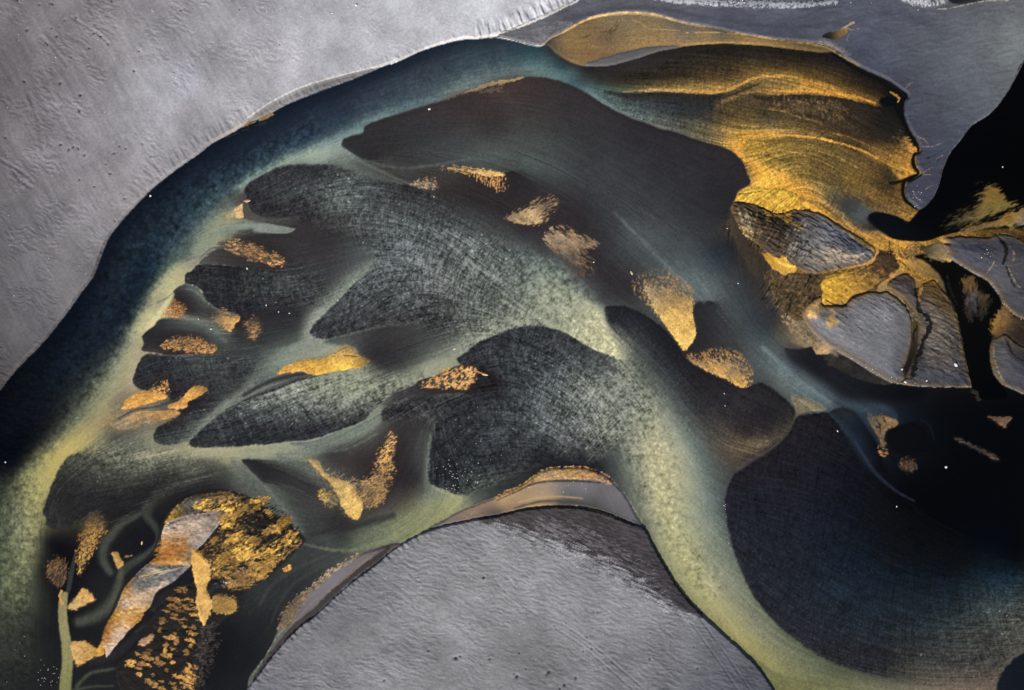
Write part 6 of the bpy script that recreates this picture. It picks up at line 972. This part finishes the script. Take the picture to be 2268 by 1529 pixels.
# ------------------------------------------------------------ 13. split the traced terrain into objects
# key: name, material, kind/category, label, group
DARK, DEP, ISL = 'dark shoals in the braided river', 'ochre deposits on the river bed', 'grey sand islands in the east'
THINGS = {
 'river': ('river', 'water', None, None, None),
 'black_pool': ('pool', 'black', None, None, None),
 'black_creek': ('creek', 'black', None, None, None),
 'rill': ('creek', 'shoal', None, None, None),
 'ochre_shallows': ('riverbed', 'ochre', None, None, None),
 'sand_flat_west': ('sand_flat', 'sand', None, None, None),
 'sand_flat_south': ('sand_flat', 'sand', None, None, None),
 'sand_flat_east': ('sand_flat', 'sand', None, None, None),
 'shoal_north': ('shoal', 'shoal', 'shoal', 'broad dark brown shoal along the top, ending against the yellow ochre shallows', DARK),
 'shoal_streak': ('shoal', 'shoal', 'shoal', 'dark brown shoal under the thin ochre dash near the upper middle', DARK),
 'shoal_leaf': ('shoal', 'shoal', 'shoal', 'leaf-shaped black shoal beside the small tan triangle in the main channel', DARK),
 'shoal_wide': ('shoal', 'shoal', 'shoal', 'wide woven grey shoal in the middle with a pointed western tip', DARK),
 'shoal_fan': ('shoal', 'shoal', 'shoal', 'fan-shaped woven black shoal below the glittering ochre flecks, blunt nose at the pale channel', DARK),
 'shoal_tongue': ('shoal', 'shoal', 'shoal', 'narrow brown tongue of sand running down to a bright ochre kite', DARK),
 'shoal_small_dark': ('shoal', 'shoal', 'shoal', 'small dark shoal right of the ochre kite with a faint rusty smudge', DARK),
 'shoal_plume': ('shoal', 'shoal', 'shoal', 'brown shoal under the glittering ochre flecks, above the fan-shaped black shoal', DARK),
 'shoal_pod_upper': ('shoal', 'shoal', 'shoal', 'dark pod holding a rusty lens, nosing into the pale channel edge', DARK),
 'shoal_pod_lower': ('shoal', 'shoal', 'shoal', 'rounded black shoal above the three western orange patches', DARK),
 'shoal_pod_small': ('shoal', 'shoal', 'shoal', 'small black rounded shoal below the lowest western orange patch', DARK),
 'shoal_long': ('shoal', 'shoal', 'shoal', 'long woven black shoal sweeping down left below the golden slipper', DARK),
 'shoal_round': ('shoal', 'shoal', 'shoal', 'rounded dark shoal in the lower left bordered by yellow silty water', DARK),
 'shoal_eye': ('shoal', 'shoal', 'shoal', 'large woven blue-black shoal arching above the middle sand spit', DARK),
 'shoal_lens': ('shoal', 'shoal', 'shoal', 'slim dark lens of sand under the scattered orange flecks', DARK),
 'shoal_crease': ('shoal', 'shoal', 'shoal', 'brownish dark wedge right of the golden slipper', DARK),
 'shoal_crescent': ('shoal', 'shoal', 'shoal', 'dark crescent shoal along the right side of the milky trunk', DARK),
 'shoal_thumb': ('shoal', 'shoal', 'shoal', 'small thumb-shaped dark shoal right of the ochre tongue', DARK),
 'shoal_navy': ('shoal', 'shoal', 'shoal', 'huge round navy shoal filling the lower right', DARK),
 'shoal_corner': ('shoal', 'shoal', 'shoal', 'navy shoal cut off by the bottom right corner', DARK),
 'shoal_blue_rim': ('shoal', 'shoal', 'shoal', 'curved dark shoal with a blue rim left of the cracked brown patch', DARK),
 'shoal_black_round': ('shoal', 'shoal', 'shoal', 'round black shoal right of the cracked brown patch', DARK),
 'shoal_streamer': ('shoal', 'shoal', 'shoal', 'dark streamer of sand left of the ochre boot', DARK),
 'shoal_sliver': ('shoal', 'shoal', 'shoal', 'thin grey blade of sand above the pale silt stem', DARK),
 'shoal_delta': ('shoal', 'shoal', 'shoal', 'black leaf of sand right of the pale lower ridge of the delta', DARK),
 'shoal_delta_right': ('shoal', 'shoal', 'shoal', 'black pointed sliver right of the upright ochre bar', DARK),
 'shoal_brown_fringe': ('shoal', 'shoal', 'shoal', 'brown and ochre fringe of wet sand west of the grey islands', DARK),
 'tan_triangle': ('deposit', 'ochre', 'deposit', 'dull tan triangle wedged between two black shoals', DEP),
 'ochre_shelf': ('deposit', 'ochre', 'deposit', 'olive ochre shelf in the black pool at the right edge', DEP),
 'tan_bar': ('sandbar', 'ochre', 'sandbar', 'long tan sandbar with a bright rim at the top of the river', None),
 'ochre_pit': ('hollow', 'ochre', 'hollow', 'small ochre hollow in the blue-grey sand flat at the upper right', None),
 'ochre_bank_patch': ('deposit', 'ochre', 'deposit', 'ochre patch at the foot of the light western bank, the larger of two', DEP),
 'ochre_bank_patch_small': ('deposit', 'ochre', 'deposit', 'smaller ochre patch at the foot of the light western bank', DEP),
 'sand_spit_west': ('sand_spit', 'sand', 'sand spit', 'grey-brown ledge of sand below the dark scarp of the southern bank', None),
 'sand_spit_west_crust': ('crust', 'ochre', '>sand_spit_west', None, None),
 'sand_spit_middle': ('sand_spit', 'sand', 'sand spit', 'tan and grey sand spit at the top of the southern bank', None),
 'sand_spit_middle_crust': ('crust', 'ochre', '>sand_spit_middle', None, None),
 'island_upper': ('island', 'sand', 'island', 'upper island, brown fibrous left half and grey cap on the right', ISL),
 'ochre_island_patch': ('crust', 'ochre', '>island_upper', None, None),
 'island_middle': ('island', 'sand', 'island', 'smooth grey island shaped like a shell left of the black rill', ISL),
 'island_streaked': ('island', 'sand', 'island', 'brownish streaked island between the black rill and the black creek', ISL),
 'island_east': ('island', 'sand', 'island', 'dark grey island at the right edge with a black slit in it', ISL),
 'island_corner': ('island', 'sand', 'island', 'small grey island at the right edge below the black creek', ISL),
 'brown_saddle': ('sandbar', 'ochre', 'sandbar', 'rough dark brown saddle of sand joining the two western grey islands', None),
 'ochre_saddle_patch': ('crust', 'ochre', '>brown_saddle', None, None),
 'ochre_terrace': ('deposit', 'ochre', 'deposit', 'bright yellow terrace just above the upper island', DEP),
 'ochre_junction': ('deposit', 'ochre', 'deposit', 'ochre streams meeting between the islands and the black pool', DEP),
 'creek_islet': ('islet', 'sand', 'islet', 'grey and ochre islet in the black creek, the left of two', 'islets in the black creek'),
 'creek_islet_brown': ('islet', 'ochre', 'islet', 'brown streaked islet in the black creek, the right of two', 'islets in the black creek'),
 'fibre_bar': ('sandbar', 'ochre', 'sandbar', 'small tan fibrous bar above the head of the black creek', None),
 'ochre_creek_bank': ('deposit', 'ochre', 'deposit', 'ochre and brown ground at the right edge between two grey islands', DEP),
 'ochre_tongue': ('deposit', 'ochre', 'deposit', 'bright ochre tongue left of the thumb-shaped dark shoal', DEP),
 'ochre_fan': ('deposit', 'ochre', 'deposit', 'grainy ochre fan below the thumb-shaped dark shoal', DEP),
 'ochre_streaked_north': ('deposit', 'ochre', 'deposit', 'brownish streaked ochre patch above the pale milky tip', DEP),
 'ochre_wedge': ('deposit', 'ochre', 'deposit', 'tan wedge-shaped patch on the dark shoal right of the ochre dash', DEP),
 'ochre_dash': ('deposit', 'ochre', 'deposit', 'thin bright ochre dash on the northern dark shoal', DEP),
 'ochre_dash_pale': ('deposit', 'ochre', 'deposit', 'pale fleck left of the thin ochre dash', DEP),
 'ochre_slipper': ('deposit', 'ochre', 'deposit', 'golden slipper-shaped deposit left of centre', DEP),
 'ochre_flecks': ('deposit', 'ochre', 'deposit', 'scattered orange flecks at the mouth of the large woven shoal', DEP),
 'ochre_west_upper': ('deposit', 'ochre', 'deposit', 'orange patch touching the rounded black shoal, uppermost of three', 'three western orange patches'),
 'ochre_west_right': ('deposit', 'ochre', 'deposit', 'forked orange patch, rightmost of three below the rounded shoal', 'three western orange patches'),
 'ochre_west_lower': ('deposit', 'ochre', 'deposit', 'long fading orange patch, lowest of three beside the pale channel', 'three western orange patches'),
 'ochre_glitter': ('deposit', 'ochre', 'deposit', 'glittering ochre flecks on brown sand above the fan-shaped shoal', DEP),
 'ochre_rust_clump': ('deposit', 'ochre', 'deposit', 'small rusty clump at the edge of the pale channel', DEP),
 'ochre_kite': ('deposit', 'ochre', 'deposit', 'small bright ochre kite at the end of the brown tongue', DEP),
 'ochre_faint': ('deposit', 'ochre', 'deposit', 'faint rusty smudge right of the ochre kite', DEP),
 'ochre_rust_lens': ('deposit', 'ochre', 'deposit', 'speckled rusty lens inside the dark western pod', DEP),
 'ochre_triangle': ('deposit', 'ochre', 'deposit', 'small tan triangle at the nose of the leaf-shaped shoal', DEP),
 'ochre_boot': ('deposit', 'ochre', 'deposit', 'ochre boot-shaped tongue in the dark lower middle', DEP),
 'ochre_boot_chip': ('deposit', 'ochre', 'deposit', 'small ochre chip left of the ochre boot', DEP),
 'ochre_glint_column': ('deposit', 'ochre', 'deposit', 'column of rusty glints right of the ochre boot', DEP),
 'ochre_cracked': ('deposit', 'ochre', 'deposit', 'cracked brown wedge beside the round black shoal', DEP),
 'ochre_rosette': ('deposit', 'ochre', 'deposit', 'dull brown rosette below the round black shoal', DEP),
 'ochre_chip_east': ('deposit', 'ochre', 'deposit', 'small brown triangle in the black water near the right edge', DEP),
 'ochre_string': ('deposit', 'ochre', 'deposit', 'thin brown string in the black water at the right', DEP),
 'ochre_leaf_rust': ('deposit', 'ochre', 'deposit', 'speckled rusty leaf at the left of the delta', DEP),
 'ochre_bud_rust': ('deposit', 'ochre', 'deposit', 'round brown bud of flecks above the pale silt stem', DEP),
 'silt_stem': ('silt_stream', 'water', 'silt stream', 'pale green stem of silty water at the lower left', None),
 'ochre_bloom': ('deposit', 'ochre', 'deposit', 'ochre bloom branching from the top of the silt stem', DEP),
 'ochre_heel': ('deposit', 'ochre', 'deposit', 'ochre heel between the silt stem and the pale ridge tip', DEP),
 'ochre_islet': ('deposit', 'ochre', 'deposit', 'tiny tan chip left of the upper pale ridge', DEP),
 'ochre_crust_north': ('crust', 'ochre', '>DELTA', 'large speckled ochre crust', None),
 'sand_ridge_upper': ('ridge', 'sand', '>DELTA', 'upper pinkish ridge', None),
 'sand_ridge_lower': ('ridge', 'sand', '>DELTA', 'lower pinkish ridge', None),
 'ochre_ripple_field': ('rippled_crust', 'ochre', '>DELTA', None, None),
 'ochre_scatter': ('crust_scatter', 'ochre', '>DELTA', None, None),
 'ochre_leaf_pink': ('crust_leaf', 'ochre', '>DELTA', None, None),
 'ochre_block': ('crust_block', 'ochre', '>DELTA', None, None),
 'ochre_column': ('ochre_bar', 'ochre', '>DELTA', None, None),
}
coll = scene.collection
LIN = np.clip(COL, 1, 250) / 255.0
LIN = np.where(LIN <= .04045, LIN / 12.92, ((LIN + .055) / 1.055) ** 2.4).astype(np.float32)
TINT = LIN * np.float32(ALBEDO)
PX = ((XS - CX) * U).astype(np.float32); PY = (-(YS - CY) * U).astype(np.float32)
CELL = LAB[:-1, :-1]
VID = np.arange(NX * NY).reshape(NY, NX)
Q4 = np.stack([VID[1:, :-1], VID[1:, 1:], VID[:-1, 1:], VID[:-1, :-1]], -1)      # counter-clockwise seen from above
VX = np.broadcast_to(PX, (NY, NX)).ravel(); VY = np.broadcast_to(PY[:, None], (NY, NX)).ravel(); VZ = HGT.ravel().astype(np.float32)
TF = TINT.reshape(-1, 3)
def patch(name, mask, mat, skirt, origin=None):
    q = Q4[mask]
    used, inv = np.unique(q, return_inverse=True)
    v = np.stack([VX[used], VY[used], VZ[used]], 1); t = TF[used]; f = inv.reshape(-1, 4)
    if skirt:          # give the body its thickness below the surface
        M = np.pad(mask, 1); look = np.full(NX * NY, -1); look[used] = np.arange(len(used)); E = []
        for dy, dx, a, b in ((1, 0, 0, 1), (0, 1, 1, 2), (-1, 0, 2, 3), (0, -1, 3, 0)):
            edge = mask & ~M[1 + dy:M.shape[0] - 1 + dy, 1 + dx:M.shape[1] - 1 + dx]
            E.append(Q4[edge][:, [a, b]])
        E = look[np.concatenate(E)]
        n0 = len(v); k = len(E)
        top = v[E]; low = top - np.array([0, 0, skirt], np.float32)
        v = np.concatenate([v, top.reshape(-1, 3), low.reshape(-1, 3)]); t = np.concatenate([t, t[E].reshape(-1, 3), t[E].reshape(-1, 3)])
        i = np.arange(k) * 2
        f = np.concatenate([f, np.stack([n0 + i + 1, n0 + i, n0 + 2 * k + i, n0 + 2 * k + i + 1], 1)])
    c = np.array(origin, np.float32) if origin is not None else np.array([v[:, 0].mean(), v[:, 1].mean(), 0], np.float32)
    me = bpy.data.meshes.new(name)
    me.vertices.add(len(v)); me.vertices.foreach_set('co', (v - c).astype(np.float32).ravel())
    me.loops.add(f.size); me.loops.foreach_set('vertex_index', f.astype(np.int32).ravel())
    me.polygons.add(len(f)); me.polygons.foreach_set('loop_start', np.arange(0, f.size, 4, dtype=np.int32))
    me.polygons.foreach_set('use_smooth', np.ones(len(f), bool))
    me.update(calc_edges=True)
    at = me.attributes.new('tint', 'FLOAT_COLOR', 'POINT')
    at.data.foreach_set('color', np.concatenate([t, np.ones((len(t), 1), np.float32)], 1).astype(np.float32).ravel())
    me.materials.append(mat)
    o = bpy.data.objects.new(name, me); o.location = c; coll.objects.link(o)
    return o
ROOTS = {}
delta = bpy.data.objects.new('delta_island', None); coll.objects.link(delta)
delta.location = ((420 - CX) * U, -(1300 - CY) * U, 0)
delta['label'] = 'ochre and black island with two pinkish ridges in the lower left delta'; delta['category'] = 'island'
ROOTS['DELTA'] = delta
order = sorted(THINGS, key=lambda k: (THINGS[k][2] or '').startswith('>'))
for key in order:
    name, mat, cat, label, group = THINGS[key]
    mask = CELL == ID(key)
    if mask.sum() < 4: continue
    part = cat and cat.startswith('>')
    o = patch(name, mask, MAT[mat], 0 if cat is None else .35)
    if part:
        r = ROOTS[cat[1:]]; o.parent = r; o.location = o.location - r.location
        if label: o['label'] = label
    elif cat is None: o['kind'] = 'structure'
    else:
        o['label'] = label; o['category'] = cat
        if group: o['group'] = group
    ROOTS[key] = o
# the plain beyond the traced terrain
gm = bpy.data.materials.new('far_sand'); gm.use_nodes = True
gn, gl = gm.node_tree.nodes, gm.node_tree.links
nz = gn.new('ShaderNodeTexNoise'); nz.inputs['Scale'].default_value = .02; nz.inputs['Detail'].default_value = 6
tc = gn.new('ShaderNodeNewGeometry'); gl.new(tc.outputs['Position'], nz.inputs['Vector'])
rp = gn.new('ShaderNodeValToRGB'); rp.color_ramp.elements[0].position = .4; rp.color_ramp.elements[0].color = (.05, .05, .055, 1)
rp.color_ramp.elements[1].position = .62; rp.color_ramp.elements[1].color = (.24, .235, .24, 1)
gl.new(nz.outputs['Fac'], rp.inputs['Fac']); gl.new(rp.outputs['Color'], gn['Principled BSDF'].inputs['Base Color'])
gn['Principled BSDF'].inputs['Roughness'].default_value = .9
me = bpy.data.meshes.new('ground'); s = 4000
me.from_pydata([(-s, -s, 0), (s, -s, 0), (s, s, 0), (-s, s, 0)], [], [(0, 1, 2, 3)]); me.materials.append(gm)
g = bpy.data.objects.new('ground', me); g.location = (0, 0, -1.2); coll.objects.link(g); g['kind'] = 'structure'

# ------------------------------------------------------------ 14. pale stones and flakes lying about
sm = bpy.data.materials.new('pale_stone'); sm.use_nodes = True
n, l = sm.node_tree.nodes, sm.node_tree.links
nz = n.new('ShaderNodeTexNoise'); nz.inputs['Scale'].default_value = 6
rp = n.new('ShaderNodeValToRGB'); rp.color_ramp.elements[0].color = (.5, .49, .47, 1); rp.color_ramp.elements[1].color = (.85, .84, .82, 1)
oc = n.new('ShaderNodeNewGeometry'); l.new(oc.outputs['Position'], nz.inputs['Vector'])
l.new(nz.outputs['Fac'], rp.inputs['Fac']); l.new(rp.outputs['Color'], n['Principled BSDF'].inputs['Base Color'])
n['Principled BSDF'].inputs['Roughness'].default_value = .7
om = sm.copy(); om.name = 'tan_stone'
r2 = [x for x in om.node_tree.nodes if x.type == 'VALTORGB'][0]
r2.color_ramp.elements[0].color = (.5, .33, .16, 1); r2.color_ramp.elements[1].color = (.75, .56, .34, 1)
import bmesh
def stone_mesh(seed, flat=.7, long=1.2):
    r = random.Random(seed); bm = bmesh.new()
    bmesh.ops.create_icosphere(bm, subdivisions=2, radius=1)
    ax = [(Vector((r.uniform(-1, 1), r.uniform(-1, 1), r.uniform(-1, 1))).normalized(), r.uniform(.6, .9)) for _ in range(9)]
    for v in bm.verts:
        for d, lim in ax:
            k = v.co.dot(d)
            if k > lim: v.co -= d * (k - lim) * .9
        v.co.x *= long; v.co.z = v.co.z * flat + flat * .6
    me = bpy.data.meshes.new('stone'); bm.to_mesh(me); bm.free()
    return me
SM = [stone_mesh(i, .6 + .1 * (i % 3), 1 + .15 * i) for i in range(5)]
for me in SM: me.materials.append(sm)
SO = [stone_mesh(20 + i, .4, 2.2 + i) for i in range(2)]
for me in SO: me.materials.append(om)
rnd = random.Random(4)
def ground_z(x, y):
    i = int(np.clip(np.searchsorted(XS, x), 0, NX - 1)); j = int(np.clip(np.searchsorted(YS, y), 0, NY - 1))
    return float(HGT[j, i])
def stone(x, y, r, label, group=None, tan=False, rot=None, name='stone'):
    me = (SO if tan else SM)[rnd.randrange(2 if tan else 5)]
    o = bpy.data.objects.new(name, me); coll.objects.link(o)
    o.location = ((x - CX) * U, -(y - CY) * U, ground_z(x, y) - .02)
    o.scale = (r * U,) * 3; o.rotation_euler = (0, 0, rnd.uniform(0, 6.3) if rot is None else rot)
    o['label'] = label; o['category'] = 'stone'
    if group: o['group'] = group
G1 = 'pale stones scattered on the grey western flat'
# single stones one can point at
for x, y, r, lb in ((790, 14, 2.6, 'largest white stone on the light sand near the top edge'), (737, 31, 1.8, 'white stone left of the largest one near the top edge'),
        (333, 434, 2.8, 'white stone standing in the dark channel just off the western bank'), (951, 242, 2.6, 'white stone on the northern shoal below its pale tan edge'),
        (548, 595, 2.4, 'white stone at the top edge of the fan-shaped black shoal'), (2095, 1035, 3.0, 'white stone alone in the black water at the right'),
        (2112, 808, 3.4, 'white stone on the streaked island near the black creek'), (2004, 846, 3.2, 'white stone at the lower tip where two grey islands meet'),
        (2050, 843, 2.2, 'white stone on the lower rim of the streaked island'), (1996, 818, 2.4, 'white stone on the right rim of the smooth grey island'),
        (1986, 1122, 1.8, 'white stone in the black water below the blue-rimmed shoal'), (12, 1024, 2.0, 'white stone in dark water at the left edge'),
        (468, 729, 2.0, 'thin white flake on the grey current below the brown tongue'), (511, 733, 1.6, 'white stone at the lower tip of the ochre kite'),
        (1855, 955, 1.6, 'white stone on the navy shoal near its blue-rimmed neighbour'), (1315, 581, 1.5, 'white stone below the brownish streaked patch'),
        (1635, 628, 1.4, 'white stone on dark water left of the upper island'), (1611, 506, 1.3, 'white stone at the edge of the brown fringe'),
        (1604, 872, 1.3, 'white stone on the dark crescent, upper of two'), (1606, 899, 1.3, 'white stone on the dark crescent, lower of two'),
        (961, 436, 1.4, 'white stone at the tail of the leaf-shaped shoal'), (2221, 370, 1.6, 'white stone in the black pool near the right edge'),
        (590, 676, 1.6, 'white stone at the lower edge of the fan-shaped shoal'), (617, 691, 1.4, 'white stone right of the fan shoal lower edge'), (641, 694, 1.6, 'white stone farthest right below the fan shoal'),
        (440, 707, 1.6, 'white stone on the dark pod above its rusty lens')):
    stone(x, y, r, lb)
for x, y, r, rot, lb in ((1399, 605, 2.2, -1.1, 'thin ochre sliver lying on the dark shoal above the ochre tongue'), (314, 1203, 2.0, 1.4, 'thin tan sliver on black sand left of the upper ridge'),
        (1007, 773, 2.0, .5, 'small yellow fleck on the milky band above the woven eye shoal'), (549, 446, 2.0, .3, 'small cream hook at the nose of the leaf-shaped shoal'), (1074, 830, 2.4, -.2, 'orange sliver right of the scattered orange flecks')):
    stone(x, y, r, lb, tan=True, rot=rot, name='sliver')
# the many that nothing tells apart
def scatter(nst, cx, cy, rx, ry, rmin, rmax, label, group, keys):
    ids = {ID(k) for k in keys}; done = tries = 0
    while done < nst and tries < nst * 30:
        tries += 1
        x = rnd.gauss(cx, rx); y = rnd.gauss(cy, ry)
        if not (2 < x < 2266 and 2 < y < 1527): continue
        if int(LAB[int(np.searchsorted(YS, y)), int(np.searchsorted(XS, x))]) not in ids: continue
        stone(x, y, rnd.uniform(rmin, rmax), label, group, name='pebble'); done += 1
W = ('sand_flat_west',)
L1 = 'tiny pale pebble strewn on the light grey western sand flat'
scatter(34, 300, 250, 260, 220, .6, 1.1, L1, G1, W); scatter(16, 580, 60, 30, 45, .7, 1.2, L1, G1, W); scatter(14, 130, 560, 90, 120, .6, 1.1, L1, G1, W); scatter(10, 650, 100, 120, 60, .6, 1., L1, G1, W)
L2, G2 = 'tiny pale sparkle built as a pebble on the woven shoal above the olive tongue', 'sparkles on the woven eye shoal, built as pebbles'
scatter(42, 1010, 1055, 24, 22, .6, 1.1, L2, G2, ('shoal_eye',)); scatter(14, 1080, 1000, 60, 40, .5, .8, L2, G2, ('shoal_eye',))  # sparkles of the shoal, modelled as pale pebble meshes
L3, G3 = 'tiny pale pebble in the dim silty water at the bottom left corner', 'pebbles in the lower left channel'
scatter(22, 105, 1495, 14, 18, .6, 1., L3, G3, ('river',)); scatter(8, 55, 1440, 25, 40, .5, .8, L3, G3, ('river',))
L4, G4 = 'tiny pale pebble on the grey southern sand bank', 'pebbles on the southern bank'
scatter(16, 1300, 1400, 200, 70, .5, .9, L4, G4, ('sand_flat_south',))
L5, G5 = 'tiny pale pebble on the middle sand spit', 'pebbles on the middle sand spit'
scatter(8, 1290, 1075, 50, 10, .7, 1.1, L5, G5, ('sand_spit_middle',))
L6, G6 = 'tiny pale pebble along the gravel ridge at the top right', 'pebbles along the northern gravel ridge'
scatter(26, 1680, 10, 110, 5, .7, 1.5, L6, G6, ('sand_flat_east',)); scatter(8, 2040, 10, 20, 8, .7, 1.4, L6, G6, ('sand_flat_east',))
L7, G7 = 'tiny pale pebble on a grey island in the east', 'pebbles on the eastern islands'
scatter(12, 1975, 825, 40, 14, .7, 1.2, L7, G7, ('island_middle', 'island_streaked')); scatter(6, 2175, 570, 8, 8, .7, 1.1, L7, G7, ('island_east',))
L8, G8 = 'tiny pale pebble at the edge of the milky trunk and navy shoal', 'pebbles along the navy shoal edge'
for k in range(14):
    t = rnd.random(); y = 1090 + t * 140
    stone(1608 + 14 * t * t + rnd.gauss(-3, 3), y, rnd.uniform(.5, .8), L8, G8, name='pebble')
L9, G9 = 'tiny pale pebble on the tip of the blue-grey sand flat', 'pebbles on the eastern flat'
scatter(10, 2030, 430, 12, 25, .6, 1., L9, G9, ('sand_flat_east',))
